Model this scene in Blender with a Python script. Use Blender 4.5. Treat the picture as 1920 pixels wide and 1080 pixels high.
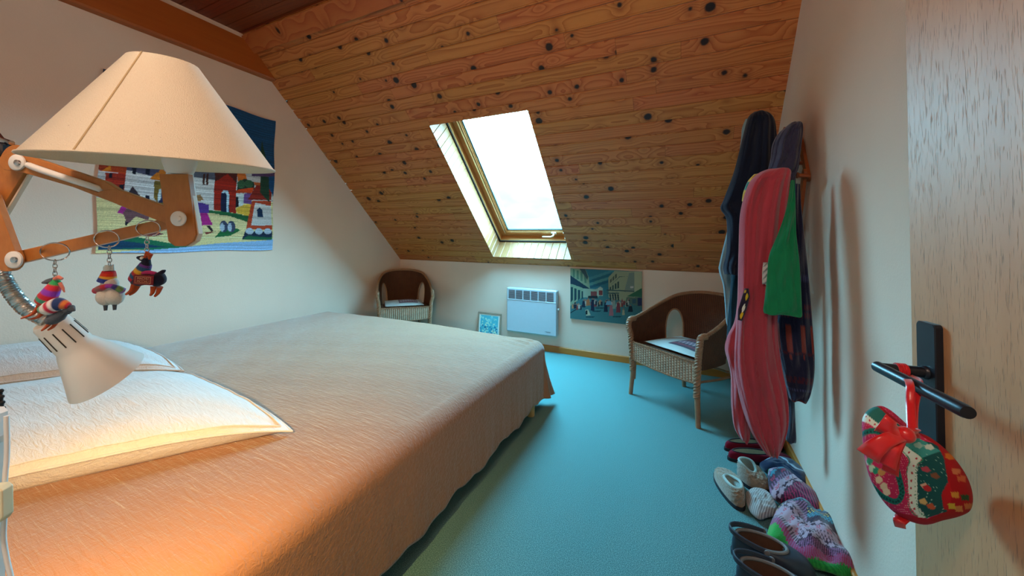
import bpy, math, random
import numpy as np
from mathutils import Vector, Matrix
PI = math.pi
for o in list(bpy.data.objects): bpy.data.objects.remove(o)
SC = bpy.context.scene
COL = SC.collection
rng = random.Random(7)

# ------------------------------------------------------------------ camera
H = 1.3; F, CX, CY, YAW, PIT, ROL = 711.28, 920.71, 427.95, .4722, .0254, .0090
D, L, R, KN, SL = 4.234, -3.608, .5635, .983, .9457      # far wall, left wall, right wall, knee wall height, roof slope
NEAR, CEIL = -.75, 3.12
f_ = np.array([-math.sin(YAW)*math.cos(PIT), math.cos(YAW)*math.cos(PIT), math.sin(PIT)])
_r = np.array([math.cos(YAW), math.sin(YAW), 0.]); _u = np.cross(_r, f_)
r_ = _r*math.cos(ROL)+_u*math.sin(ROL); u_ = np.cross(r_, f_)
C0 = np.array([0, 0, H])
cd = bpy.data.cameras.new('camera'); cam = bpy.data.objects.new('camera', cd); COL.objects.link(cam)
cd.sensor_width = 36; cd.lens = F/1920*36; cd.clip_start = .01; cd.clip_end = 3000
cd.shift_x = (960-CX)/1920; cd.shift_y = -(540-CY)/1920
M = Matrix.Identity(4)
for i in range(3): M[i][0], M[i][1], M[i][2], M[i][3] = r_[i], u_[i], -f_[i], C0[i]
cam.matrix_world = M
SC.camera = cam
SC.view_settings.view_transform = 'Standard'; SC.view_settings.look = 'None'
SC.view_settings.gamma = 1; SC.view_settings.use_curve_mapping = False
SC.view_settings.exposure = -0.15

# ------------------------------------------------------------------ sky and lights
W = bpy.data.worlds.new('sky'); SC.world = W; W.use_nodes = True
wn = W.node_tree.nodes; wl = W.node_tree.links
bg = wn['Background']; tc = wn.new('ShaderNodeTexCoord'); sx = wn.new('ShaderNodeSeparateXYZ'); rp = wn.new('ShaderNodeValToRGB')
wl.new(tc.outputs['Generated'], sx.inputs[0]); wl.new(sx.outputs['Z'], rp.inputs[0]); wl.new(rp.outputs[0], bg.inputs[0])
rp.color_ramp.elements[0].color = (.22, .55, .66, 1); rp.color_ramp.elements[0].position = 0
rp.color_ramp.elements[1].color = (.20, .68, 1.0, 1); rp.color_ramp.elements[1].position = .6
e = rp.color_ramp.elements.new(.05); e.color = (.28, .75, 1.0, 1)
bg.inputs[1].default_value = 80.0

def light(name, kind, loc, energy, color, size=.1, **k):
    l = bpy.data.lights.new(name, kind); o = bpy.data.objects.new(name, l); COL.objects.link(o); o.location = loc
    l.energy = energy; l.color = color
    if kind == 'AREA': l.size = size
    else: l.shadow_soft_size = size
    for a, b in k.items(): setattr(l, a, b)
    return o

def at(px, py, dep): return C0+((px-CX)/F*r_-(py-CY)/F*u_+f_)*dep
def hit(px, py, ax, v):
    d = at(px, py, 1)-C0; return C0+d*((v-C0[ax])/d[ax])

nrm = np.array([0, SL, 1.])/math.hypot(SL, 1)             # outward normal of the roof slope
up_s = np.array([0, -1, SL])/math.hypot(SL, 1)            # up along the slope
def sp(x, s, off=0): return np.array([x, D, KN])*1.0+up_s*s+nrm*off
WX0, WX1, WS0, WS1 = -2.082, -1.118, .126, 1.952          # roof window opening

port = light('window_portal', 'AREA', sp((WX0+WX1)/2, (WS0+WS1)/2, .36), 1, (1, 1, 1), 1.0)
port.data.shape = 'RECTANGLE'; port.data.size = WX1-WX0; port.data.size_y = WS1-WS0; port.data.cycles.is_portal = True
_z = nrm; _x = np.array([1, 0, 0.]); _y = np.cross(_z, _x)
m = Matrix.Identity(4)
for i in range(3): m[i][0], m[i][1], m[i][2], m[i][3] = _x[i], _y[i], _z[i], port.location[i]
port.matrix_world = m                                       # lights shine along -z, into the room
# added warm fill from an unseen lamp behind and above the camera, and the bulb of the reading lamp
sun = light('sun', 'SUN', (0, -5, 8), 37, (1.0, .80, .66)); sun.data.angle = .01; sun.rotation_euler = (math.radians(62), 0, math.radians(12))   # low sun behind the house: lights the hillside, not the room
light('fill_light', 'POINT', (-.25, -.42, 2.55), 52, (1.0, .80, .63), .22)

# ------------------------------------------------------------------ mesh helpers
class MB:
    def __init__(s): s.v = []; s.f = []; s.uv = []; s.col = []
    def add(s, vs, fs, uv=None, col=None):
        b = len(s.v); s.v += [tuple(map(float, p)) for p in vs]; s.f += [tuple(b+i for i in f) for f in fs]
        s.uv += list(uv) if uv is not None else [(p[0], p[1]) for p in vs]
        if col is not None: s.col += list(col)
        return s
    def box(s, c, d, R3=None, bev=0):
        x, y, z = d[0]/2, d[1]/2, d[2]/2
        if bev <= 0:
            P = [(-x,-y,-z),(x,-y,-z),(x,y,-z),(-x,y,-z),(-x,-y,z),(x,-y,z),(x,y,z),(-x,y,z)]
            Fc = [(0,3,2,1),(4,5,6,7),(0,1,5,4),(1,2,6,5),(2,3,7,6),(3,0,4,7)]
        else:
            b = min(bev, x*.99, y*.99, z*.99); P = []; Fc = []
            idx = {}
            for sx_ in (-1, 1):
                for sy in (-1, 1):
                    for sz in (-1, 1):
                        for k in range(3):
                            q = [sx_*(x-b), sy*(y-b), sz*(z-b)]; q[k] += (sx_, sy, sz)[k]*b
                            idx[(sx_, sy, sz, k)] = len(P); P.append(tuple(q))
            g = lambda *a: idx[a]
            for s_ in (-1, 1):
                q = [g(s_,-1,-1,0), g(s_,1,-1,0), g(s_,1,1,0), g(s_,-1,1,0)]; Fc.append(q if s_ > 0 else q[::-1])
                q = [g(-1,s_,-1,1), g(1,s_,-1,1), g(1,s_,1,1), g(-1,s_,1,1)]; Fc.append(q[::-1] if s_ > 0 else q)
                q = [g(-1,-1,s_,2), g(1,-1,s_,2), g(1,1,s_,2), g(-1,1,s_,2)]; Fc.append(q if s_ > 0 else q[::-1])
            for a in (-1, 1):
                for c_ in (-1, 1):
                    Fc.append([g(-1,a,c_,1), g(1,a,c_,1), g(1,a,c_,2), g(-1,a,c_,2)])
                    Fc.append([g(a,-1,c_,0), g(a,1,c_,0), g(a,1,c_,2), g(a,-1,c_,2)])
                    Fc.append([g(a,c_,-1,0), g(a,c_,1,0), g(a,c_,1,1), g(a,c_,-1,1)])
                    for d_ in (-1, 1): Fc.append([g(a,c_,d_,0), g(a,c_,d_,1), g(a,c_,d_,2)])
        P = np.array(P)
        if R3 is not None: P = P@np.array(R3)          # rows of R3: local axes
        P = P+np.array(c)
        return s.add(P, Fc)
    def grid(s, fn, nu, nv, cu=False, cv=False, colfn=None, uvs=(1, 1)):
        vs = []; uv = []; col = []
        NU = nu if cu else nu+1; NV = nv if cv else nv+1
        for i in range(NU):
            for j in range(NV):
                u, v = i/nu, j/nv; vs.append(fn(u, v)); uv.append((u*uvs[0], v*uvs[1]))
                if colfn: col.append(colfn(u, v))
        fs = [(i*NV+j, ((i+1) % NU)*NV+j, ((i+1) % NU)*NV+(j+1) % NV, i*NV+(j+1) % NV) for i in range(nu) for j in range(nv)]
        return s.add(vs, fs, uv, col if colfn else None)
    def tube(s, pts, r, n=10, closed=False, cap=True):
        P = [np.array(p, float) for p in pts]; N = len(P); rr = r if hasattr(r, '__len__') else [r]*N
        vs = []; uv = []; a = None; run = 0
        for i in range(N):
            t = (P[(i+1) % N]-P[i-1]) if closed else P[min(i+1, N-1)]-P[max(i-1, 0)]
            t = t/(np.linalg.norm(t)+1e-12)
            if a is None: a = np.cross(t, [0, 0, 1.] if abs(t[2]) < .9 else [1., 0, 0])
            a = a-t*(a@t); a /= np.linalg.norm(a)+1e-12; b = np.cross(t, a)
            if i: run += np.linalg.norm(P[i]-P[i-1])
            for k in range(n):
                th = 2*PI*k/n; vs.append(P[i]+rr[i]*(math.cos(th)*a+math.sin(th)*b)); uv.append((run, k/n))
        fs = [(i*n+k, i*n+(k+1) % n, ((i+1) % N)*n+(k+1) % n, ((i+1) % N)*n+k) for i in range(N if closed else N-1) for k in range(n)]
        if cap and not closed: fs += [tuple(range(n))[::-1], tuple((N-1)*n+k for k in range(n))]
        return s.add(vs, fs, uv)
    def lathe(s, prof, c, ax=(0, 0, 1), n=40):        # prof: (radius, height) pairs
        ax = np.array(ax, float); ax /= np.linalg.norm(ax)
        a = np.cross(ax, [1., .2, .1]); a /= np.linalg.norm(a); b = np.cross(ax, a); c = np.array(c, float)
        vs = [c+ax*h+r*(math.cos(2*PI*k/n)*a+math.sin(2*PI*k/n)*b) for r, h in prof for k in range(n)]
        uv = [(k/n, h) for r, h in prof for k in range(n)]
        fs = [(i*n+k, i*n+(k+1) % n, (i+1)*n+(k+1) % n, (i+1)*n+k) for i in range(len(prof)-1) for k in range(n)]
        return s.add(vs, fs, uv)
    def ball(s, c, r, n=16, R3=None):
        r = np.array([r]*3 if not hasattr(r, '__len__') else r, float); A = np.eye(3) if R3 is None else np.array(R3, float)
        def fn(u, v):
            th, ph = 2*PI*u, PI*v; return np.array(c)+(r*np.array([math.sin(ph)*math.cos(th), math.sin(ph)*math.sin(th), -math.cos(ph)]))@A
        return s.grid(fn, n, n//2+2, cu=True)
    def prism(s, poly, o, ax, ay, thick):             # poly in 2-D, extruded by thick along ax x ay
        o = np.array(o, float); ax = np.array(ax, float); ay = np.array(ay, float); nz = np.cross(ax, ay)*thick; n = len(poly)
        a = [o+ax*p[0]+ay*p[1] for p in poly]; vs = a+[q+nz for q in a]
        fs = [tuple(range(n))[::-1], tuple(range(n, 2*n))]+[(i, (i+1) % n, n+(i+1) % n, n+i) for i in range(n)]
        return s.add(vs, fs, [tuple(p) for p in poly]*2)

def wloc(o):
    v = Vector((0, 0, 0))
    while o is not None: v += o.location; o = o.parent
    return v
def obj(name, mb, mat, parent=None, smooth=True, local=False, label=None):
    vs = np.array(mb.v, float)
    if parent is not None: org = np.zeros(3) if local else np.array(wloc(parent))
    elif local: org = np.zeros(3)
    else: org = np.array([(vs[:, 0].min()+vs[:, 0].max())/2, (vs[:, 1].min()+vs[:, 1].max())/2, vs[:, 2].min()])
    me = bpy.data.meshes.new(name); me.from_pydata([tuple(p) for p in vs-org], [], mb.f)
    uvl = me.uv_layers.new(name='UVMap'); li = np.zeros(len(me.loops), dtype=np.int32); me.loops.foreach_get('vertex_index', li)
    uvl.data.foreach_set('uv', np.array(mb.uv, np.float32)[li].ravel())
    if mb.col:
        ca = me.color_attributes.new('paint', 'FLOAT_COLOR', 'POINT')
        c = np.ones((len(vs), 4), np.float32); c[:, :3] = np.array(mb.col); ca.data.foreach_set('color', c.ravel())
    me.materials.append(mat)
    if smooth: me.polygons.foreach_set('use_smooth', [True]*len(me.polygons)); me.set_sharp_from_angle(angle=math.radians(42)) if smooth != 2 else None
    me.update()
    o = bpy.data.objects.new(name, me); COL.objects.link(o)
    if parent is not None: o.parent = parent
    else: o.location = org
    if label: o['label'] = label
    return o
def tag(o, label, cat, group=None, kind=None):
    o['label'] = label; o['category'] = cat
    if group: o['group'] = group
    if kind: o['kind'] = kind
    return o
def thing(name, label, cat, loc=(0, 0, 0), rotz=0, group=None):
    o = bpy.data.objects.new(name, None); COL.objects.link(o); o.empty_display_size = .1
    o.location = [float(q) for q in loc]; o.rotation_euler = (0, 0, rotz); return tag(o, label, cat, group)
def struct(name, mb, mat, parent=None, smooth=False, label=None):
    o = obj(name, mb, mat, parent, smooth); o['kind'] = 'structure'
    if label: o['label'] = label
    return o
def dup(root, loc, rotz, label, group=None):
    r = root.copy(); COL.objects.link(r); r.location = loc; r.rotation_euler = (0, 0, rotz); r['label'] = label
    if group: r['group'] = group
    def rec(a, b):
        for ch in list(a.children):
            c = ch.copy(); COL.objects.link(c); c.parent = b; rec(ch, c)
    rec(root, r); return r
def catmull(P, n):
    P = [np.array(p, float) for p in P]; out = []
    for i in range(len(P)-1):
        a, b, c, d = P[max(i-1, 0)], P[i], P[i+1], P[min(i+2, len(P)-1)]
        for k in range(n):
            t = k/n; out.append(.5*((2*b)+(c-a)*t+(2*a-5*b+4*c-d)*t*t+(3*b-a-3*c+d)*t**3))
    out.append(P[-1]); return out

# ------------------------------------------------------------------ materials
def lin(c):
    c = np.array(c, float)/255; return np.where(c <= .04045, c/12.92, ((c+.055)/1.055)**2.4)
def L4(c): return (*[float(q) for q in lin(c)], 1)
class N:
    """small node graph builder"""
    def __init__(s, name):
        s.m = bpy.data.materials.new(name); s.m.use_nodes = True; s.t = s.m.node_tree; s.n = s.t.nodes; s.b = s.n['Principled BSDF']
    def lk(s, a, b): s.t.links.new(a, b)
    def mk(s, kind, ins=None, **k):
        o = s.n.new('ShaderNode'+kind)
        for a, v in k.items(): setattr(o, a, v)
        for a, v in (ins or {}).items():
            if isinstance(v, bpy.types.NodeSocket): s.lk(v, o.inputs[a])
            else: o.inputs[a].default_value = v
        return o
    def math(s, op, a, b=0., c=None):
        ins = {0: a, 1: b}
        if c is not None: ins[2] = c
        return s.mk('Math', ins, operation=op).outputs[0]
    def mix(s, f, a, b, mode='MIX'):
        o = s.mk('Mix', data_type='RGBA', blend_type=mode)
        for k, v in ((0, f), (6, a), (7, b)):
            if isinstance(v, bpy.types.NodeSocket): s.lk(v, o.inputs[k])
            else: o.inputs[k].default_value = v
        return o.outputs[2]
    def noise(s, vec, scale, detail=3, rough=.55, dist=0.):
        ins = {'Scale': scale, 'Detail': detail, 'Roughness': rough, 'Distortion': dist}
        if vec is not None: ins['Vector'] = vec
        return s.mk('TexNoise', ins)
    def coord(s, which='Object', scale=(1, 1, 1), rot=(0, 0, 0)):
        t = s.mk('TexCoord'); return s.mk('Mapping', {'Vector': t.outputs[which], 'Scale': scale, 'Rotation': rot}).outputs[0]
    def ramp(s, v, stops, interp='LINEAR'):
        r = s.mk('ValToRGB', {0: v}); r.color_ramp.interpolation = interp
        while len(r.color_ramp.elements) < len(stops): r.color_ramp.elements.new(.5)
        for e, (p, c) in zip(r.color_ramp.elements, stops): e.position = p; e.color = c
        return r.outputs[0]
    def bump(s, h, dist, strength=1.):
        b = s.mk('Bump', {'Height': h, 'Distance': dist, 'Strength': strength}); s.lk(b.outputs[0], s.b.inputs['Normal'])
    def set(s, **k):
        for a, v in k.items():
            i = s.b.inputs[{'color': 'Base Color', 'rough': 'Roughness', 'metal': 'Metallic', 'coat': 'Coat Weight', 'spec': 'Specular IOR Level', 'sheen': 'Sheen Weight', 'sheenr': 'Sheen Roughness', 'coatr': 'Coat Roughness'}[a]]
            if isinstance(v, bpy.types.NodeSocket): s.lk(v, i)
            else: i.default_value = v
        return s
def plain(name, c, rough=.6, metal=0, var=.06, vscale=30, bump=0., bscale=200, **k):
    g = N(name); cc = L4(c); v = g.coord()
    n = g.noise(v, vscale, 3)
    dark = tuple(q*(1-3*var) for q in cc[:3])+(1,)
    g.set(color=g.mix(n.outputs[0], dark, tuple(min(1, q*(1+2*var)) for q in cc[:3])+(1,)), rough=rough, metal=metal, **k)
    if bump: g.bump(g.noise(v, bscale, 3).outputs[0], bump)
    return g.m
def cloth(name, c, rough=.9, bump=.002, sc=(60, 60, 60), var=.1, sheen=.2):
    g = N(name); v = g.coord(scale=sc); n = g.noise(v, 1., 4, .6); cc = L4(c)
    big = g.noise(g.coord(), 6, 2)
    col = g.mix(n.outputs[0], tuple(q*(1-var*2) for q in cc[:3])+(1,), tuple(min(1, q*(1+var*1.6)) for q in cc[:3])+(1,))
    g.set(color=g.mix(big.outputs[0], col, tuple(q*.8 for q in cc[:3])+(1,)), rough=rough, sheen=sheen, spec=.15)
    g.bump(n.outputs[0], bump); return g.m
def painted(name, rough=.8, bump=0., bsc=(1, 1, 1), sheen=0.):
    g = N(name); a = g.mk('Attribute', attribute_name='paint'); n = g.noise(g.coord(scale=bsc), 1., 3)
    g.set(color=g.mix(.35, a.outputs['Color'], g.mix(n.outputs[0], (.6, .6, .6, 1), (1.2, 1.2, 1.2, 1)), 'MULTIPLY'), rough=rough, spec=.2, sheen=sheen)
    if bump: g.bump(n.outputs[0], bump)
    return g.m

def pine(name, base, light_, dark, knot, bw=1., blen=1.9, rough=.42, knots=True, gscale=1.):
    """pine boards: uv.x metres along the board, uv.y counted in boards"""
    g = N(name); uv = g.mk('UVMap', uv_map='UVMap').outputs[0]; s = g.mk('SeparateXYZ', {0: uv})
    X, Y = s.outputs[0], s.outputs[1]
    bi = g.math('FLOOR', Y); fy = g.math('SUBTRACT', Y, bi)
    w1 = g.mk('TexWhiteNoise', {'W': bi}, noise_dimensions='1D').outputs['Value']
    sx_ = g.math('DIVIDE', g.math('ADD', X, g.math('MULTIPLY', w1, 7.3)), blen); si = g.math('FLOOR', sx_)
    idv = g.mk('CombineXYZ', {0: bi, 1: si, 2: 3.1}).outputs[0]
    wn_ = g.mk('TexWhiteNoise', {'Vector': idv}, noise_dimensions='3D')
    r1 = wn_.outputs['Value']; rc = g.mk('SeparateXYZ', {0: wn_.outputs['Color']})
    # knots: one voronoi field along each board
    kx = g.math('MULTIPLY', X, 3.9); kv = g.mk('CombineXYZ', {0: g.math('ADD', kx, g.math('MULTIPLY', r1, 31.)), 1: g.math('ADD', g.math('MULTIPLY', fy, .42), g.math('MULTIPLY', bi, 5.17)), 2: 0.}).outputs[0]
    vo = g.mk('TexVoronoi', {'Vector': kv, 'Scale': 1., 'Randomness': 1.}, feature='F1', voronoi_dimensions='2D')
    kd = g.math('ADD', vo.outputs['Distance'], g.math('MULTIPLY', g.noise(kv, 7, 2).outputs[0], .05))
    # grain: rings of a slow height field stretched along the board, bent round the knots
    gv = g.mk('CombineXYZ', {0: g.math('MULTIPLY', X, .42*gscale), 1: g.math('MULTIPLY', g.math('ADD', fy, g.math('MULTIPLY', rc.outputs[1], 9.)), 1.15), 2: g.math('MULTIPLY', r1, 40.)}).outputs[0]
    hf = g.noise(gv, .8, 1., .3, .15).outputs[0]
    kk = g.math('POWER', 2.718, g.math('MULTIPLY', g.math('MULTIPLY', kd, kd), -14.))
    hh = g.math('ADD', g.math('MULTIPLY', hf, 11.), g.math('MULTIPLY', kk, 2.2))
    ring = g.math('FRACT', hh); ring = g.math('POWER', ring, 2.2)
    fine = g.noise(g.mk('CombineXYZ', {0: g.math('MULTIPLY', X, 9.), 1: g.math('MULTIPLY', Y, 26.), 2: 0.}).outputs[0], 1.6, 3).outputs[0]
    c = g.mix(g.math('MULTIPLY', ring, .8), L4(light_), L4(base))
    c = g.mix(g.math('MULTIPLY', fine, .35), c, L4(dark))
    c = g.mix(g.math('MULTIPLY', rc.outputs[0], .55), c, g.mix(.5, c, L4(dark), 'MIX'))
    hsv = g.mk('HueSaturation', {'Hue': g.math('ADD', .488, g.math('MULTIPLY', rc.outputs[2], .016)), 'Saturation': 1., 'Value': g.math('ADD', .86, g.math('MULTIPLY', r1, .28)), 'Color': c}).outputs[0]
    c = hsv
    if knots:
        gate = g.math('GREATER_THAN', g.mk('SeparateXYZ', {0: vo.outputs['Color']}).outputs[0], .18)
        size = g.math('ADD', .065, g.math('MULTIPLY', g.mk('SeparateXYZ', {0: vo.outputs['Color']}).outputs[1], .07))
        kf = g.mk('MapRange', {0: g.math('SUBTRACT', kd, size), 1: .02, 2: -.02, 3: 0., 4: 1.}).outputs[0]
        halo = g.mk('MapRange', {0: g.math('SUBTRACT', kd, size), 1: .16, 2: 0., 3: 0., 4: .6}).outputs[0]
        c = g.mix(g.math('MULTIPLY', halo, gate), c, g.mix(.6, c, L4(dark)))
        c = g.mix(g.math('MULTIPLY', kf, gate), c, L4(knot))
    fx = g.math('SUBTRACT', sx_, si); gap = g.math('LESS_THAN', g.math('MULTIPLY', fx, blen), .0022)
    c = g.mix(g.math('MULTIPLY', gap, .6), c, L4((45, 22, 10)))
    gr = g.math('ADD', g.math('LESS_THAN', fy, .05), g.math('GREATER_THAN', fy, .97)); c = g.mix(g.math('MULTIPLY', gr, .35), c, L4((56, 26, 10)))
    g.set(color=c, rough=rough, spec=.4); g.bump(fine, .0015, .4); return g.m

def veneer(name, a, b, sc=(60, 60, 2.2), rough=.38, pores=True, bump=.0006):
    g = N(name); v = g.coord(scale=sc)
    n = g.noise(v, 1., 4, .6); big = g.noise(g.coord(scale=(sc[0]*.12, sc[1]*.12, sc[2]*.35)), 1., 2)
    c = g.mix(n.outputs[0], L4(a), L4(b)); c = g.mix(g.math('MULTIPLY', big.outputs[0], .5), c, L4(b))
    if pores:
        p = g.noise(g.coord(scale=(620, 620, 34)), 1., 2, .5)
        pf = g.mk('MapRange', {0: p.outputs[0], 1: .60, 2: .68, 3: 0., 4: .5}).outputs[0]
        c = g.mix(pf, c, L4([q*.42 for q in a])); g.bump(g.math('MULTIPLY', pf, -1.), bump)
    g.set(color=c, rough=rough); return g.m

def plaster(name, c):
    g = N(name); v = g.coord(); n = g.noise(v, 2.2, 3); n2 = g.noise(v, 120, 3)
    g.set(color=g.mix(n.outputs[0], L4(c), L4([q*.95 for q in c])), rough=.85, spec=.2); g.bump(n2.outputs[0], .0016, .6); return g.m

def weave(name, a, b, ps=.016, pw=.0085):
    g = N(name); uv = g.mk('UVMap', uv_map='UVMap').outputs[0]; s = g.mk('SeparateXYZ', {0: uv}); X, Y = s.outputs[0], s.outputs[1]
    c_ = g.math('DIVIDE', X, ps); fl = g.math('FLOOR', c_)
    a1 = g.math('ABSOLUTE', g.math('SINE', g.math('MULTIPLY', c_, PI)))
    ph = g.math('ADD', g.math('MULTIPLY', Y, PI/pw), g.math('MULTIPLY', fl, PI/2))
    a2 = g.math('ABSOLUTE', g.math('SINE', ph)); h = g.math('MULTIPLY', g.math('POWER', a1, .6), a2)
    n = g.noise(g.coord(), 14, 3).outputs[0]; n2 = g.noise(g.coord(), 90, 2).outputs[0]
    c = g.mix(h, L4([q*.35 for q in b]), g.mix(n, L4(a), L4(b))); c = g.mix(g.math('MULTIPLY', n2, .35), c, L4(b))
    g.set(color=c, rough=.55, spec=.3); g.bump(h, .004, .9); return g.m

m_wall = plaster('wall_plaster', (232, 204, 184))
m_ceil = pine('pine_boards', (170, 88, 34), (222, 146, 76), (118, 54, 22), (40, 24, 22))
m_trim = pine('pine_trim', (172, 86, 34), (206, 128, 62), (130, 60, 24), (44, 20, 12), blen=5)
m_flat = pine('dark_red_boards', (112, 40, 16), (140, 58, 24), (82, 26, 10), (30, 10, 6), knots=False)  # redder tone of its own, darkened further for the shade on the flat ceiling
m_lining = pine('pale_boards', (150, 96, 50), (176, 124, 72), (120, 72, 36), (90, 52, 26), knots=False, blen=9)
m_beam = veneer('orange_beam', (184, 96, 30), (156, 72, 18), sc=(30, 1.5, 30), pores=False, rough=.5)
m_frame = veneer('window_wood', (202, 142, 84), (176, 112, 60), sc=(20, 20, 20), pores=False, rough=.4)
m_skirt = veneer('skirting_wood', (206, 138, 52), (176, 104, 36), sc=(4, 60, 60), pores=False, rough=.5)
m_door = veneer('oak_veneer', (204, 160, 120), (174, 126, 84), sc=(26, 26, 1.6), rough=.46)
m_teak = veneer('teak', (204, 136, 70), (166, 98, 42), sc=(150, 150, 60), pores=False, rough=.4)
m_white = plain('white_plastic', (232, 230, 226), .35, var=.01)
m_offw = plain('cream_plastic', (226, 214, 176), .4, var=.01)
m_black = plain('black_metal', (30, 34, 44), .35, metal=.3, var=.05)
m_dark = plain('dark_gap', (22, 20, 20), .8, var=.02)
m_chrome = plain('chrome', (205, 205, 205), .18, metal=1., var=.02)
m_heater = plain('white_enamel', (186, 194, 202), .3, var=.01)
m_slot = plain('grille_shadow', (58, 66, 78), .7, var=.02)
m_slipred = cloth('dark_red_felt', (122, 16, 40), bump=.001, sheen=.05)

def carpet():
    g = N('teal_carpet'); v = g.coord(); n = g.noise(v, 300, 4, .8); b = g.noise(v, 3, 3)
    c = g.ramp(n.outputs[0], [(.38, L4((26, 70, 74))), (.5, L4((74, 130, 130))), (.62, L4((150, 196, 192)))])
    g.set(color=g.mix(g.math('MULTIPLY', b.outputs[0], .3), c, L4((66, 128, 128))), rough=.95, spec=.1, sheen=.15); g.bump(n.outputs[0], .004, .8); return g.m
m_carpet = carpet()
def gauze(name, c, k=1., sh=.8):
    g = N(name); a = g.noise(g.coord(scale=(26*k, 26*k, 26*k)), 1., 5, .7, .6)
    uvn = g.noise(g.coord(scale=(10*k, 70*k, 70*k), rot=(0, 0, .5)), 1., 4, .65, .8); n3 = g.noise(g.coord(scale=(90*k, 16*k, 60*k), rot=(0, 0, .35)), 1., 3, .6, .5)
    h = g.math('ADD', g.math('MULTIPLY', uvn.outputs[0], 1.), g.math('ADD', g.math('MULTIPLY', n3.outputs[0], .3), g.math('MULTIPLY', a.outputs[0], .4)))
    cc = L4(c)
    col = g.mix(g.math('MULTIPLY', h, .5), tuple(q*.84 for q in cc[:3])+(1,), tuple(min(1, q*1.1) for q in cc[:3])+(1,))
    g.set(color=col, rough=.8, spec=.2, sheen=sh, sheenr=.35); g.bump(h, .006, .75); return g.m
m_spread = gauze('terracotta_gauze', (158, 106, 74))
m_pillow = gauze('pale_gauze', (226, 214, 210), 1.1, .3)

# ------------------------------------------------------------------ room shell
b = MB(); b.add([(L, NEAR, 0), (R, NEAR, 0), (R, D, 0), (L, D, 0)], [(0, 1, 2, 3)]); struct('floor', b, m_carpet)
ys = D-(CEIL-KN)/SL
prof = [(NEAR, 0), (D, 0), (D, KN), (ys, CEIL), (NEAR, CEIL)]
def wallx(x, t):
    b = MB(); n = len(prof); b.add([(x, y, z) for y, z in prof]+[(x+t, y, z) for y, z in prof], [tuple(range(n)), tuple(range(n, 2*n))[::-1]]+[(i, n+i, n+(i+1) % n, (i+1) % n) for i in range(n)]); return b
struct('wall_left', wallx(L, -.12), m_wall)
struct('wall_right', wallx(R, .12), m_wall)
b = MB(); b.box(((L+R)/2, D+.06, KN/2-.03), (R-L+.24, .12, KN-.06)); b.box(((L+R)/2, D+.03, KN-.03), (R-L+.24, .06, .06)); struct('wall_far', b, m_wall)
b = MB(); b.box(((L+R)/2, NEAR-.06, CEIL/2), (R-L+.24, .12, CEIL)); struct('wall_near', b, m_wall)
# sloped ceiling: every board with its v-groove and bead, cut round the window
b = MB(); BW = .107; smax = (CEIL-KN)/SL*math.hypot(1, SL)
nb = int(smax/BW)+1
def strip(x0, x1, s0, s1, o0, o1, k):
    P = [sp(x0, s0, o0), sp(x1, s0, o0), sp(x1, s1, o1), sp(x0, s1, o1)]
    f0 = k+.5*(s0 % BW)/BW*0+((s0-k*BW)/BW); f1 = (s1-k*BW)/BW+k
    e_ = 1e-3
    b.add(P, [(0, 1, 2, 3)], [(x0, min(max(f0, k+e_), k+1-e_)), (x1, min(max(f0, k+e_), k+1-e_)), (x1, min(max(f1, k+e_), k+1-e_)), (x0, min(max(f1, k+e_), k+1-e_))])
for k in range(nb):
    base = k*BW; pr = [(0, .006), (.0025, .006), (.005, 0), (.013, 0), (.0145, .0025), (.016, 0), (.100, 0), (.1025, .004), (BW, .006)]
    for (a, oa), (c, oc) in zip(pr[:-1], pr[1:]):
        s0, s1 = base+a, min(base+c, smax)
        if s0 >= smax: continue
        cuts = sorted(set([s0, s1]+[q for q in (WS0, WS1) if s0 < q < s1]))
        for q0, q1 in zip(cuts[:-1], cuts[1:]):
            i0 = oa+(oc-oa)*(q0-s0)/(s1-s0); i1 = oa+(oc-oa)*(q1-s0)/(s1-s0); mid = (q0+q1)/2
            if WS0 < mid < WS1: strip(L, WX0, q0, q1, i0, i1, k); strip(WX1, R, q0, q1, i0, i1, k)
            else: strip(L, R, q0, q1, i0, i1, k)
# roof build-up behind the boards so daylight cannot pass
def slab(x0, x1, s0, s1, o0, o1):
    P = [sp(x, s, o) for x in (x0, x1) for s in (s0, s1) for o in (o0, o1)]
    b.add(P, [(0, 1, 3, 2), (4, 6, 7, 5), (0, 4, 5, 1), (2, 3, 7, 6), (0, 2, 6, 4), (1, 5, 7, 3)], [(0, .5)]*8)
for a in ((L-.12, WX0-.012, -.02, smax+.1), (WX1+.012, R+.12, -.02, smax+.1), (WX0-.012, WX1+.012, WS1+.012, smax+.1), (WX0-.012, WX1+.012, -.02, WS0-.012)):
    slab(*a, .012, .30)
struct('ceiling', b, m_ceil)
b = MB()
nfl = 26; bwf = (ys+.2-NEAR)/nfl
for k in range(nfl):
    y0 = NEAR+k*bwf; pr = [(0, .006), (.004, 0), (bwf-.004, 0), (bwf, .006)]
    for (a, oa), (c, oc) in zip(pr[:-1], pr[1:]):
        b.add([(L, y0+a, CEIL+oa), (R, y0+a, CEIL+oa), (R, y0+c, CEIL+oc), (L, y0+c, CEIL+oc)], [(0, 3, 2, 1)], [(L, k+a/bwf*.99+.003), (R, k+a/bwf*.99+.003), (R, k+c/bwf*.99+.003), (L, k+c/bwf*.99+.003)])
b.box(((L+R)/2, (NEAR+ys)/2, CEIL+.11), (R-L+.24, ys-NEAR+.4, .2))
struct('ceiling_flat', b, m_flat)
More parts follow.
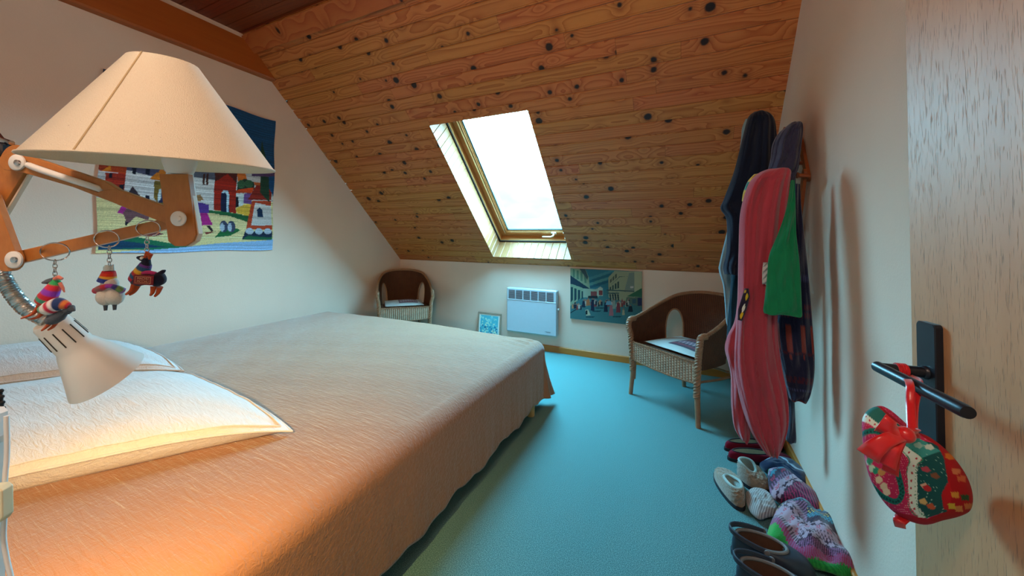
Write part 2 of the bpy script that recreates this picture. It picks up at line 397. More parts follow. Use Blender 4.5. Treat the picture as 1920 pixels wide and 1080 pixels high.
# trim board along the top of the slope, beam against the left wall with a plaster strip above it
b = MB(); s0, s1 = 2.935, 3.095; P = [sp(x, s, o) for x in (-3.54, R) for s in (s0, s1) for o in (-.028, .0)]
b.add(P, [(0, 1, 3, 2), (4, 6, 7, 5), (0, 4, 5, 1), (2, 3, 7, 6), (0, 2, 6, 4), (1, 5, 7, 3)], [(p[0], (.1 if i in (0, 1, 4, 5) else .9)) for i, p in enumerate(P)])
struct('trim_1', b, m_trim)
b = MB(); zb, zt = 2.812, 3.078; yb = D-(zb-KN)/SL; yt = D-(zt-KN)/SL; x0, x1 = L, -3.535; c_ = .012
sec = [(x0, zb), (x1-c_, zb), (x1, zb+c_), (x1, zt), (x0, zt)]
P = [(x, NEAR, z) for x, z in sec]+[(x, D-(z-KN)/SL, z) for x, z in sec]; n = 5
b.add(P, [tuple(range(n)), tuple(range(n, 2*n))[::-1]]+[(i, n+i, n+(i+1) % n, (i+1) % n) for i in range(n)])
struct('trim_2', b, m_beam)
b = MB(); b.box((L+.03, (NEAR+yt)/2, (zt+CEIL)/2), (.06, yt-NEAR, CEIL-zt)); struct('trim_3', b, m_wall)
# skirting
def skirt(name, p0, p1, nrm2):
    b = MB(); h, t = .068, .014; p0 = np.array(p0); p1 = np.array(p1); n2 = np.array(nrm2)
    sec = [(0, 0), (t, 0), (t, h-.006), (t-.005, h), (0, h)]
    P = [(*(p+n2*o), z) for p in (p0, p1) for o, z in sec]; n = 5
    b.add(P, [tuple(range(n)), tuple(range(n, 2*n))[::-1]]+[(i, n+i, n+(i+1) % n, (i+1) % n) for i in range(n)]); struct(name, b, m_skirt)
skirt('baseboard_far', (L, D), (R, D), (0, -1)); skirt('baseboard_right', (R, .4), (R, D-.014), (-1, 0)); skirt('baseboard_left', (L, NEAR), (L, D-.014), (1, 0))

# ------------------------------------------------------------------ roof window
win = bpy.data.objects.new('window_1', None); COL.objects.link(win); win.location = [float(q) for q in sp((WX0+WX1)/2, WS0, 0)]
win['kind'] = 'structure'; win['label'] = 'roof window in the pine slope with pale boarded reveal'
def quadstrip(b, A, B, A2, B2, n, along):            # slatted lining: boards running from the room edge to the frame, n of them
    A, B, A2, B2 = map(np.array, (A, B, A2, B2))
    inw = np.cross(B-A, A2-A); inw = inw/np.linalg.norm(inw)
    for k in range(n):
        for (a, oa), (c, oc) in zip([(0, 1), (.07, 0), (.93, 0)], [(.07, 0), (.93, 0), (1, 1)]):
            t0, t1 = (k+a)/n, (k+c)/n; d0, d1 = -inw*.006*oa*along, -inw*.006*oc*along
            b.add([A+(B-A)*t0+d0, A+(B-A)*t1+d1, A2+(B2-A2)*t1+d1, A2+(B2-A2)*t0+d0], [(0, 1, 2, 3)], [(0, k+.1+.8*a), (0, k+.1+.8*c), (.25, k+.1+.8*c), (.25, k+.1+.8*a)])
dl = .25
b = MB()
quadstrip(b, sp(WX0, WS0), sp(WX0, WS1), sp(WX0, WS0, dl), sp(WX0, WS1, dl), 22, 1)
quadstrip(b, sp(WX1, WS0), sp(WX1, WS1), sp(WX1, WS0, dl), sp(WX1, WS1, dl), 22, -1)
quadstrip(b, sp(WX0, WS0), sp(WX1, WS0), sp(WX0, WS0, dl), sp(WX1, WS0, dl), 11, -1)
quadstrip(b, sp(WX0, WS1), sp(WX1, WS1), sp(WX0, WS1, dl), sp(WX1, WS1, dl), 11, 1)
struct('window_lining', b, m_lining, win)
def ringbox(b, x0, x1, s0, s1, w, o0, o1):
    def bx(xa, xb, sa, sb):
        P = [sp(x, s, o) for x in (xa, xb) for s in (sa, sb) for o in (o0, o1)]
        b.add(P, [(0, 1, 3, 2), (4, 6, 7, 5), (0, 4, 5, 1), (2, 3, 7, 6), (0, 2, 6, 4), (1, 5, 7, 3)])
    bx(x0, x0+w, s0, s1); bx(x1-w, x1, s0, s1); bx(x0+w, x1-w, s0, s0+w); bx(x0+w, x1-w, s1-w, s1)
b = MB(); ringbox(b, WX0-.004, WX1+.004, WS0-.004, WS1+.004, .02, dl, dl+.012); struct('window_bead', b, m_dark, win)
b = MB(); ringbox(b, WX0-.01, WX1+.01, WS0-.01, WS1+.01, .03, dl+.012, dl+.11); ringbox(b, WX0+.02, WX1-.02, WS0+.02, WS1-.02, .05, dl+.085, dl+.11); struct('window_frame', b, m_frame, win)
b = MB(); ringbox(b, WX0+.072, WX1-.072, WS0+.072, WS1-.072, .055, dl+.07, dl+.10); ringbox(b, WX0+.085, WX1-.085, WS0+.085, WS1-.085, .03, dl+.06, dl+.07); struct('window_sash', b, m_frame, win)
b = MB(); ringbox(b, WX0+.127, WX1-.127, WS0+.127, WS1-.127, .012, dl+.078, dl+.095); struct('window_gasket', b, m_dark, win)
b = MB()
x = WX0+.088
P = [sp(q, s, o) for q in (x, x+.014) for s in (WS0+.1, WS1-.09) for o in (dl+.052, dl+.062)]
b.add(P, [(0, 1, 3, 2), (4, 6, 7, 5), (0, 4, 5, 1), (2, 3, 7, 6), (0, 2, 6, 4), (1, 5, 7, 3)]); struct('window_rail', b, m_chrome, win)
g = N('window_glass'); g.n.remove(g.b)
lw_ = g.mk('LayerWeight', {'Blend': .5}); fr = g.mk('Math', {0: g.math('POWER', lw_.outputs['Facing'], 5.), 1: .9, 2: .04}, operation='MULTIPLY_ADD'); tr = g.mk('BsdfTransparent'); gl = g.mk('BsdfGlossy', {'Roughness': .02}); mx = g.mk('MixShader', {0: fr.outputs[0], 1: tr.outputs[0], 2: gl.outputs[0]}); g.lk(mx.outputs[0], g.n['Material Output'].inputs[0])
m_glass = g.m
b = MB(); P = [sp(q, s, o) for q in (WX0+.13, WX1-.13) for s in (WS0+.13, WS1-.13) for o in (dl+.085, dl+.089)]
b.add(P, [(0, 1, 3, 2), (4, 6, 7, 5), (0, 4, 5, 1), (2, 3, 7, 6), (0, 2, 6, 4), (1, 5, 7, 3)]); struct('window_pane', b, m_glass, win)
# handle on the bottom sash rail
b = MB(); hx = -1.36; A3 = [[1, 0, 0], up_s, nrm]
b.box(sp(hx, WS0+.105, dl+.053), (.055, .03, .016), A3, .004); b.tube([sp(hx, WS0+.105, dl+.05), sp(hx, WS0+.10, dl+.012)], .008)
b.tube([sp(hx, WS0+.10, dl+.014), sp(hx-.03, WS0+.088, dl+.008), sp(hx-.135, WS0+.083, dl+.012)], [.009, .009, .007]); struct('window_handle', b, m_white, win, True)

# the pale hillside outside
g = N('dry_hillside'); v = g.coord(scale=(.02, .02, .02)); n = g.noise(v, 1., 5, .65)
g.set(color=g.ramp(n.outputs[0], [(.35, L4((27, 16, 11))), (.55, L4((36, 21, 14))), (.7, L4((44, 29, 20)))]), rough=1.)
b = MB()
def hill(u, v):
    x = -700+1500*u; y = 260+500*v
    top = 88+14*math.sin(x*.012+1)+7*math.sin(x*.04)+5*math.sin(x*.09+2)-.05*(x+180)
    return (x, y, -60+(top+60)*min(1, v*1.4)**.8+3*math.sin(x*.05+y*.03))
b.grid(hill, 90, 30); tag(obj('hillside', b, g.m, smooth=True), 'pale sunlit hillside seen through the roof window', 'hill')
# ------------------------------------------------------------------ bed
SXR, SXL, SY, ZT = -1.045, -3.36, 2.80, .515     # where the cover starts to roll over, and its top
bed = thing('bed', 'wide double bed on pale wooden legs under the terracotta cover', 'bed', (-2.2, 1.35, 0))
b = MB()
for c, d in (((-1.03, 1.35, .24), (.03, 2.85, .14)), ((-3.37, 1.35, .24), (.03, 2.85, .14)), ((-2.2, 2.76, .24), (2.31, .03, .14)), ((-2.2, -.06, .24), (2.31, .03, .14)), ((-2.2, 1.35, .22), (2.3, 2.8, .03))): b.box(c, d, bev=.004)
obj('bed_frame', b, m_skirt, bed, False)
b = MB(); b.box((-2.2, 1.35, .365), (2.30, 2.84, .25), bev=.05); obj('mattress', b, cloth('mattress_ticking', (216, 208, 196)), bed)
m_leg = veneer('pale_wood', (226, 178, 112), (196, 146, 84), sc=(40, 40, 5), pores=False)
for x, y in ((-1.012, 2.645), (-3.36, 2.655), (-1.08, .05), (-3.36, .05)):
    b = MB(); b.lathe([(0, 0), (.028, 0), (.03, .01), (.032, .235), (0, .235)], (x, y, 0), n=20); obj('leg', b, m_leg, bed)
def hashn(x, y, s=1.):
    return (math.sin(x*12.3*s+y*5.1*s)+math.sin(x*7.1*s-y*15.7*s+1.3)+math.sin(x*21*s+y*27*s+2.1)*.6)/2.6
def cover(u, v):
    # u across the bed from the left hem to the right hem, v from the head to the foot hem (unrolled cloth)
    hang = .385; wx = SXR-SXL; r = .075; roll = r*PI/2; tot = hang+roll*.6
    s = SXL-tot+u*(wx+2*tot); t = -.35+v*(SY+.35+tot)
    dx = max(0, s-SXR)-max(0, SXL-s); dy = max(0, t-SY)
    bx, by = min(max(s, SXL), SXR), min(t, SY)
    ax, ay = abs(dx), dy; d = max(ax, ay)
    if d <= 0:
        n = hashn(bx, by, .5)*.004+hashn(bx, by, 1.6)*.0015
        e = min(bx-SXL, SXR-bx, SY-by); sag = .012*math.exp(-max(0, e)/.12)
        z = ZT+n-sag+.02*math.sin(PI*min(1, max(0, (bx-SXL)/wx)))*1.
        # ridges running to the near foot corner
        cx_, cy_ = SXR-bx, SY-by
        if cx_ < .5 and cy_ < .45:
            z += .007*math.exp(-(cx_**2+cy_**2)/.06)*math.sin(cy_*75+cx_*18)
        return (bx, by, z)
    a = math.atan2(ay, ax) if ax > 0 or ay > 0 else 0; sgn = 1 if dx >= 0 else -1
    hx, hy = math.cos(a)*sgn, math.sin(a)
    if ax > 0 and ay > 0:        # soft corner cone
        k = 1+.55*math.sin(2*a)
    else: k = 1.
    if d < roll: hor, dz = r*math.sin(d/r), r*(1-math.cos(d/r))
    else: hor, dz = r+.02*(d-roll), r+(d-roll)
    q = min(1, d/tot); along = by if ax > 0 else bx
    kf_ = (.25 if dx > 0 and ay <= 0 else .8); fold = q*q*kf_*(.012*math.sin(along*11+1)+.006*math.sin(along*31+.4)+.003*math.sin(along*83))
    if ax > 0 and ay > 0: fold = q*q*.07*math.sin(2*a)*(1+.5*math.sin(a*9))
    hor += fold
    z0 = ZT-.012+.0*k; zz = z0-dz
    if q > .7: zz += (.010*math.sin(along*13)+.006*math.sin(along*37+1))*(q-.7)*3.3
    rr = .05*0
    return (bx+hx*hor, by+hy*hor, zz)
b = MB(); b.grid(cover, 300, 300, uvs=(3, 3))
sprd = obj('bedspread', b, m_spread, smooth=2); tag(sprd, 'crinkled terracotta cotton bedspread hanging over the side of the bed', 'bedspread')
md = sprd.modifiers.new('thick', 'SOLIDIFY'); md.thickness = .005; md.offset = 0

def unit(a): a = np.array(a, float); return a/np.linalg.norm(a)
def pillow(name, A, B, Cn, Dn, z0, T, label, seed):
    """plan corners: A foot near, B foot far, Cn head near, Dn head far; resting on height z0, seam raised off the bed"""
    A, B, Cn, Dn = [np.array(q, float) for q in (A, B, Cn, Dn)]; c = (A+B+Cn+Dn)/4
    th = thing(name, label, 'pillow', (c[0], c[1], z0))
    def surf(sg):
        def fn(u, v):
            a, e_ = 2*u-1, 2*v-1
            a2, e2 = a*(1-.03*(1-e_*e_)*abs(a)**2), e_*(1-.03*(1-a*a)*abs(e_)**2)
            uu, vv = (a2+1)/2, (e2+1)/2
            q = (A*(1-uu)+Cn*uu)*(1-vv)+(B*(1-uu)+Dn*uu)*vv
            p = (max(0, 1-abs(a)**2.4)**.62)*(max(0, 1-abs(e_)**2.4)**.62)
            m_ = max(abs(a), abs(e_)); lo = min(abs(a), abs(e_)); ez = .012+.055*(1-lo**3)
            rad = (1-p)**4*.004*math.sin((math.atan2(e_, a))*26+seed)*(1 if m_ < .985 else 0)
            w = (hashn(a*1.3+seed, e_*1.3, .6)*.006)*p
            if sg > 0: z = ez*(1-p)+p*(.055+T)+w+rad
            else: z = ez*max(0, 1-((1-m_)/.09))**1.5 if m_ > .91 else 0.
            return (q[0], q[1], z0+max(0, z)+.001)
        return fn
    b = MB(); b.grid(surf(1), 110, 110, uvs=(1, 1)); b.grid(lambda u, v: surf(-1)(1-u, v), 70, 70, uvs=(1, 1)); obj('pillowcase', b, m_pillow, th, smooth=2)
    for off, rr, dz in ((1.0, .0042, 0), (.955, .0026, .003)):
        b = MB(); loop = []
        for k in range(200):
            t = k/200*4; i = int(t); w = t-i; a, e_ = [(2*w-1, -1), (1, 2*w-1), (1-2*w, 1), (-1, 1-2*w)][i]
            loop.append(np.array(surf(1)((a*off+1)/2, (e_*off+1)/2))+np.array((0, 0, dz)))
        b.tube(loop, rr, 8, closed=True); obj('hem_seam', b, m_pillow, th)
    return th
ZB = ZT+.012
pillow('pillow', (-1.365, .985), (-2.43, 1.07), (-1.96, -.02), (-3.0, .10), ZB, .10, 'pale gauze pillow glowing in lamp light on the near side of the bed', 1.)
pillow('pillow', (-2.50, 1.13), (-3.42, 1.13), (-3.14, .14), (-3.58, .2), ZB, .12, 'pale blue-lit pillow at the far side, behind the reading lamp', 4.)

# ------------------------------------------------------------------ wicker chairs
m_wick = weave('brown_wicker', (158, 100, 68), (98, 58, 42)); m_wick2 = weave('light_wicker', (172, 124, 88), (112, 74, 52), .018, .007)
m_cane = plain('bent_cane', (160, 116, 84), .5, var=.12, vscale=25)
def make_chair(label, loc, rz):
    t = thing('wicker_armchair', label, 'chair', loc, rz, 'wicker armchairs')
    Wd, yf, yb = .305, -.27, .27
    def hz(a): 
        a = abs(a); return .845-.035*(a/.45)**2 if a < .45 else .81-.20*((a-.45)/.55)**1.15
    def P(a, z):
        ph = a*PI/2; sn = math.sin(abs(ph))**.75*(1 if a > 0 else -1); cs = max(0, math.cos(ph))**.80
        k = max(0, (z-.40)/.44); x = Wd*sn*(1+.16*k); y = yf+(yb-yf)*cs+.075*k*cs-.02*k*(1-cs)
        return np.array((x, y, z))
    # shell with two arched openings, woven cane
    NA, NZ = 150, 44; b = MB(); vid = {}
    ac, aw, ztop = .50, .125, .69
    def inside(a, z):
        q = (abs(a)-ac)/aw; h = .44+(ztop-.44)
        if abs(q) >= 1 or z < .0: return False
        return z < .46+(ztop-.46)*math.sqrt(max(0, 1-q*q))**.7
    arc = [0.]
    for i in range(NA): arc.append(arc[-1]+np.linalg.norm(P(-1+2*(i+1)/NA, .6)-P(-1+2*i/NA, .6)))
    def outer(off):
        base = len(b.v); vs = []; uv = []
        for i in range(NA+1):
            a = -1+2*i/NA
            for j in range(NZ+1):
                z = .385+(hz(a)-.385)*j/NZ; p = P(a, z); e_ = .004
                tn = P(min(1, a+.01), z)-P(max(-1, a-.01), z); n = np.array((tn[1], -tn[0], 0)); n /= np.linalg.norm(n)+1e-9
                vs.append(p+n*off); uv.append((arc[i], z))
        fs = []
        for i in range(NA):
            for j in range(NZ):
                a = -1+2*(i+.5)/NA; z = .385+(hz(a)-.385)*(j+.5)/NZ
                if inside(a, z): continue
                q = (i*(NZ+1)+j, (i+1)*(NZ+1)+j, (i+1)*(NZ+1)+j+1, i*(NZ+1)+j+1); fs.append(q if off > 0 else q[::-1])
        b.add(vs, fs, uv)
    outer(.006); outer(-.006); obj('backrest', b, m_wick, t, local=True)
    for s in (-1, 1):         # cane round each opening
        b = MB(); pts = []
        for k in range(25):
            th = PI*k/24; q = -math.cos(th); zz = .46+(ztop-.46)*max(0, math.sin(th))**.7
            pts.append(P(s*(ac+aw*q), zz if 0 < k < 24 else .43))
        b.tube(pts, .0085, 8); obj('opening_rim', b, m_cane, t, local=True)
    def braid(pts, r, rs, turns, name='braid', mat=m_cane):
        b = MB(); pts = catmull(pts, 14); N_ = len(pts)
        for k in range(3):
            q = []
            for i, p in enumerate(pts):
                tg = pts[min(i+1, N_-1)]-pts[max(0, i-1)]; tg /= np.linalg.norm(tg); a = np.cross(tg, [0.3, .1, 1]); a /= np.linalg.norm(a); c = np.cross(tg, a)
                th = turns*2*PI*i/N_+k*2*PI/3; q.append(p+r*(math.cos(th)*a+math.sin(th)*c))
            b.tube(q, rs, 6)
        obj(name, b, mat, t, local=True)
    braid([P(-1+2*k/24, hz(-1+2*k/24)+.004) for k in range(25)], .007, .008, 42, 'top_rail')
    for s in (-1, 1):        # plaited front of each arm running down to the leg
        top = P(s, hz(1)); 
        braid([top+np.array((0, .05, .015)), top+np.array((0, 0, .006)), top+np.array((0, -.014, -.05)), np.array((s*.315, -.285, .50)), np.array((s*.308, -.285, .40)), np.array((s*.300, -.283, .28)), np.array((s*.297, -.283, .20))], .013, .0115, 9, 'arm_braid')
    # seat deck and ribbed apron
    b = MB(); poly = [(P(-1+2*k/40, .41)[0]*.98, P(-1+2*k/40, .41)[1]*.98) for k in range(41)]
    n = len(poly); b.add([(x, y, .405) for x, y in poly]+[(x, y, .43) for x, y in poly], [tuple(range(n))[::-1], tuple(range(n, 2*n))]+[(i, (i+1) % n, n+(i+1) % n, n+i) for i in range(n)], [(x, y) for x, y in poly]*2)
    obj('seat', b, m_wick2, t, local=True)
    b = MB(); x0, x1 = -.29, .29; nr = 24
    def apr(u, v):
        x = x0+(x1-x0)*u; z = .295+.145*v; rib = abs(math.sin(PI*u*nr)); wv = .5+.5*math.sin(v*PI*16+PI*int(u*nr))
        return (x, -.285-.008*rib*(.55+.45*wv), z-.012*(1-(2*u-1)**2)*(1-v))
    b.grid(apr, 240, 48, uvs=(.58, .145)); b.box((0, -.279, .37), (.58, .010, .135)); obj('apron', b, plain('woven_apron', (176, 146, 120), .6, var=.14, vscale=40), t, local=True)
    braid([(x, -.288, z) for x, z in ((-.295, .44), (-.15, .44), (0, .44), (.15, .44), (.295, .44))], .005, .0055, 26, 'apron_rim')
    braid([(x, -.287, z) for x, z in ((-.295, .298), (-.15, .286), (0, .282), (.15, .286), (.295, .298))], .004, .005, 26, 'apron_rim')
    for s in (-1, 1):
        b = MB(); b.tube([(s*.29, -.272, .42), (s*.296, -.276, .22), (s*.312, -.288, 0)], [.017, .019, .0165], 14); b.tube([(s*.285, -.262, .30), (s*.291, -.266, .13)], .010, 8); obj('leg', b, m_cane, t, local=True)
        b = MB(); b.tube([(s*.21, .19, .42), (s*.225, .235, .2), (s*.245, .27, 0)], [.017, .018, .016], 14); obj('leg', b, m_cane, t, local=True)
    b = MB()
    for s in (-1, 1): b.tube([(s*.292, -.27, .30), (s*.26, 0, .27), (s*.222, .22, .25)], .009, 8)
    b.tube([(-.22, .225, .27), (.22, .225, .27)], .009, 8); obj('stretcher', b, m_cane, t, local=True)
    return t
RC = (-.164+.623*.285, 3.217+.782*.285, 0); RA = math.atan2(-.782, -.623)+PI/2
ch = make_chair('brown wicker armchair standing in front of the street painting', RC, RA)
LC = (-3.235, 3.875, 0); LA = math.atan2(-.72, .69)+PI/2
dup(ch, LC, LA, 'brown wicker armchair in the far left corner beyond the bed')

def raster(w, h, bgc):
    a = np.zeros((h, w, 3)); a[:] = bgc; return a
def poly(a, P, c, jit=0.):
    P = np.array(P, float); h, w, _ = a.shape
    x0, x1 = int(max(0, P[:, 0].min())), int(min(w, P[:, 0].max()+2)); y0, y1 = int(max(0, P[:, 1].min())), int(min(h, P[:, 1].max()+2))
    if x1 <= x0 or y1 <= y0: return
    X, Y = np.meshgrid(np.arange(x0, x1)+.5, np.arange(y0, y1)+.5); ins = np.zeros(X.shape, bool); n = len(P)
    for i in range(n):
        xa, ya = P[i]; xb, yb = P[(i+1) % n]
        if ya == yb: continue
        cr = ((ya > Y) != (yb > Y)) & (X < (xb-xa)*(Y-ya)/(yb-ya)+xa); ins ^= cr
    sub = a[y0:y1, x0:x1]; sub[ins] = c
def ell(a, cx, cy, rx, ry, c):
    poly(a, [(cx+rx*math.cos(t*PI/10), cy+ry*math.sin(t*PI/10)) for t in range(20)], c)
def rect(a, x0, y0, x1, y1, c): poly(a, [(x0, y0), (x1, y0), (x1, y1), (x0, y1)], c)
def samp(a):
    h, w, _ = a.shape; al = lin(a)
    return lambda u, v: tuple(al[min(h-1, max(0, int((1-v)*h))), min(w-1, max(0, int(u*w)))])
m_paint = painted('painted_canvas', .7); m_knit = painted('patterned_knit', .95, .002, (300, 300, 300), .3)
m_woven = painted('woven_wool', .95, .003, (60, 260, 260), .2)

# seat cushions with an embroidered panel
cushion_art = raster(60, 40, (44, 28, 62))
for yy, c in ((4, (150, 24, 62)), (8, (190, 60, 90)), (32, (150, 24, 62))): rect(cushion_art, 0, yy, 60, yy+3, c)
for i in range(7):
    poly(cushion_art, [(4+8*i, 22), (8+8*i, 14), (12+8*i, 22), (8+8*i, 30)], (206, 190, 200)); poly(cushion_art, [(6+8*i, 22), (8+8*i, 18), (10+8*i, 22), (8+8*i, 26)], (54, 60, 130))
m_cush = cloth('pale_cushion', (206, 214, 208), bump=.0006, var=.03)
def make_cushion(label, loc, rz, tilt):
    t = thing('seat_cushion', label, 'cushion', loc, rz, 'seat cushions on the wicker chairs')
    def fs(sg):
        def fn(u, v):
            a, e_ = 2*u-1, 2*v-1; p = (max(0, 1-abs(a)**3)**.5)*(max(0, 1-abs(e_)**3)**.5)
            return (a*.235, e_*.215, .020+sg*.022*p+.006*math.sin(a*3+1)*p)
        return fn
    b = MB(); b.grid(fs(1), 40, 40); b.grid(lambda u, v: fs(-1)(1-u, v), 24, 24); obj('cushion_cover', b, m_cush, t, local=True)
    b = MB(); sm = samp(cushion_art)
    b.grid(lambda u, v: np.array(fs(1)(.36+.5*u, .18+.66*v))+np.array((0, 0, .0016)), 60, 40, colfn=sm); obj('embroidered_panel', b, m_knit, t, local=True, label='dark red and navy patterned panel')
    return t
cu = make_cushion('pale cushion on the wicker chair in front of the street painting', (RC[0], RC[1], .431), RA, 0)
dup(cu, (LC[0], LC[1], .431), LA, 'pale cushion on the wicker chair in the far left corner')

# ------------------------------------------------------------------ heater
x0, x1, z0, z1 = -1.897, -1.282, .198, .710; yb, yf = D-.012, D-.09; xc = (x0+x1)/2; w = x1-x0
ht = thing('electric_heater', 'white electric convector heater with a slotted top on the far wall', 'heater', (xc, D-.05, z0))
b = MB(); b.box((xc, (yf+yb)/2, (z0+z1)/2), (w, yb-yf, z1-z0), bev=.008); obj('casing', b, m_heater, ht)
b = MB(); b.box((xc, D-.006, (z0+z1)/2-.02), (w-.12, .012, z1-z0-.14)); obj('wall_bracket', b, m_dark, ht)
gx0, gx1, gz0, gz1 = x0+.018, x1-.03, z1-.128, z1-.022
for k in range(6):
    cw = (gx1-gx0)/6; cx_ = gx0+cw*(k+.5)
    b = MB()
    for j in range(9): b.box((cx_, yf-.0005, gz0+(j+.5)*(gz1-gz0)/9), (cw*.86, .003, (gz1-gz0)/9*.52))
    obj('air_slots', b, m_slot, ht, False)
b = MB(); b.box((xc, yf-.001, gz0-.008), (w-.02, .004, .006), bev=.002); obj('seam', b, m_heater, ht)
b = MB(); b.lathe([(0, 0), (.013, 0), (.013, .018), (0, .018)], (x1, D-.05, z0+.30), (1, 0, 0), 20); obj('thermostat_knob', b, m_white, ht)
def text_mesh(s, size, org, ax, ay, mat, name, parent, depth=.0006, label=None):
    cu_ = bpy.data.curves.new('t', 'FONT'); cu_.body = s; cu_.size = size; cu_.extrude = depth; cu_.align_x = 'CENTER'; cu_.align_y = 'CENTER'
    o = bpy.data.objects.new('t', cu_); COL.objects.link(o); dg = bpy.context.evaluated_depsgraph_get(); me = o.evaluated_get(dg).to_mesh()
    ax, ay = unit(ax), unit(ay); az = np.cross(ax, ay); b = MB()
    b.add([np.array(org)+ax*v.co.x+ay*v.co.y+az*v.co.z for v in me.vertices], [tuple(p.vertices) for p in me.polygons]); o.evaluated_get(dg).to_mesh_clear(); bpy.data.objects.remove(o)
    return obj(name, b, mat, parent, False, label=label)
text_mesh('• Noirot', .020, (x1-.105, yf-.001, z0+.042), (1, 0, 0), (0, 0, 1), m_slot, 'maker_mark', ht)

# ------------------------------------------------------------------ street painting (content laid out from the photograph, in its own plane)
px0, px1, pz0, pz1 = -1.146, -.396, .4056, .9652
def canvas_from_photo(w, h, toP):
    """returns (image, conv): conv turns photo pixels into image pixels of a w x h canvas"""
    return lambda pts: [((toP(x, y)[0])*w, (1-toP(x, y)[1])*h) for x, y in pts]
PW, PH = 260, 190; A = raster(PW, PH, (64, 128, 132))
zq = lambda a, c: (1050+a/8.306, 490+c/8.306)        # coordinates read off an enlargement
def toP(x, y): p = hit(x, y, 1, D-.02); return ((p[0]-px0)/(px1-px0), (p[2]-pz0)/(pz1-pz0))
cv = canvas_from_photo(PW, PH, toP)
def pp(P, c): poly(A, cv([zq(*q) for q in P]), c)
pp([(150, 90), (1300, 90), (1300, 460), (150, 460)], (48, 132, 150))                     # sky and mountain
for k, c in enumerate(((72, 150, 160), (40, 116, 134), (86, 160, 158), (36, 108, 130))): pp([(430, 260+45*k), (640, 190+45*k), (850, 120+50*k), (850, 150+50*k), (600, 250+45*k), (440, 300+45*k)], c)
pp([(150, 100), (390, 100), (450, 250), (470, 440), (350, 560), (160, 700)], (150, 176, 140))      # left houses
for k in range(4): pp([(200+60*k, 120+18*k), (235+60*k, 130+18*k), (235+60*k, 250+30*k), (200+60*k, 240+30*k)], (92, 138, 112))
pp([(160, 215), (470, 430), (380, 425), (160, 345)], (30, 62, 84)); pp([(300, 110), (390, 110), (440, 240), (430, 290)], (70, 92, 96))
for k in range(4): pp([(170+55*k, 400+22*k), (205+55*k, 405+22*k), (205+55*k, 600-10*k), (170+55*k, 640-14*k)], (34, 74, 84))
pp([(360, 430), (600, 430), (600, 560), (360, 560)], (166, 186, 160)); pp([(590, 420), (630, 395), (670, 420), (670, 540), (590, 540)], (196, 200, 176)); pp([(605, 455), (665, 455), (665, 530), (605, 530)], (150, 62, 58))
pp([(480, 470), (575, 470), (575, 540), (480, 540)], (150, 70, 70)); pp([(440, 540), (590, 540), (590, 580), (440, 580)], (34, 46, 58))
pp([(755, 250), (850, 150), (1290, 165), (1290, 720), (900, 720), (760, 560)], (176, 176, 136))    # right houses
pp([(1160, 165), (1290, 165), (1290, 420), (1160, 480)], (196, 194, 152)); pp([(1080, 180), (1160, 170), (1160, 480), (1000, 480)], (140, 152, 138))
for k in range(3): pp([(780+40*k, 290-38*k), (806+40*k, 265-38*k), (806+40*k, 320-34*k), (780+40*k, 345-34*k)], (92, 98, 84))
for k in range(4): pp([(775+40*k, 410-28*k), (800+40*k, 392-28*k), (800+40*k, 450-10*k), (775+40*k, 455-10*k)], (60, 82, 78))
for P in (((760, 400), (930, 235), (1060, 240), (930, 246)), ((730, 440), (1160, 462), (1160, 475), (730, 460)), ((740, 490), (920, 490), (920, 510), (740, 500))): pp(P, (70, 96, 96))
for k in range(4): pp([(770+40*k, 510), (795+40*k, 515), (808+40*k, 640), (785+40*k, 640)], (48, 66, 70))
pp([(1040, 550), (1290, 410), (1290, 560)], (56, 118, 84)); pp([(1040, 560), (1290, 560), (1290, 720), (1000, 720)], (98, 122, 104))
pp([(1095, 385), (1145, 385), (1145, 420), (1095, 420)], (222, 206, 196)); pp([(1130, 590), (1190, 590), (1190, 660), (1130, 660)], (60, 98, 116)); pp([(1210, 570), (1290, 570), (1290, 690), (1210, 700)], (38, 52, 96))
pp([(340, 680), (900, 600), (1300, 720), (1300, 1010), (150, 900), (150, 820)], (66, 126, 128)); pp([(160, 800), (350, 685), (360, 692), (160, 815)], (26, 40, 54))
pr = random.Random(3)
for k in range(46):
    x = 180+pr.random()*900; y = 600+pr.random()*60+(40 if x < 340 else 0)-(x-300)*.01; pp([(x-14, y), (x+14, y), (x+16, y+60), (x-16, y+60)], pr.choice([(30, 46, 66), (176, 74, 72), (190, 186, 170), (40, 60, 60), (150, 60, 60), (206, 140, 90)])); pp([(x-9, y-16), (x+9, y-16), (x+9, y), (x-9, y)], (170, 130, 110))
for x, y, w_, h_, c in ((440, 600, 34, 90, (206, 112, 62)), (510, 600, 30, 170, (28, 40, 70)), (370, 620, 28, 100, (30, 44, 70)), (715, 640, 32, 150, (26, 36, 62)), (910, 650, 36, 150, (142, 48, 58)), (800, 690, 36, 160, (188, 96, 100)), (760, 620, 50, 60, (110, 168, 190)), (990, 760, 22, 80, (190, 170, 130)), (1100, 700, 40, 90, (26, 38, 52)), (845, 610, 26, 130, (150, 160, 140))):
    pp([(x-w_*.6, y), (x+w_*.6, y), (x+w_, y+h_), (x-w_, y+h_)], c); pp([(x-11, y-26), (x+11, y-26), (x+11, y), (x-11, y)], (158, 112, 90))
for x, y in ((560, 770), (880, 855), (460, 860), (610, 720)): pp([(x-60, y), (x+90, y), (x+60, y+20), (x-50, y+18)], (34, 76, 84))
pp([(395, 760), (440, 750), (480, 840), (410, 850)], (200, 196, 160)); pp([(400, 770), (430, 765), (430, 830), (400, 830)], (30, 34, 40))
A = .72*A+.12*A.mean(2, keepdims=True)
pt = thing('street_painting', 'unframed painting of a busy old street below mountains on the far wall', 'painting', ((px0+px1)/2, D-.01, pz0))
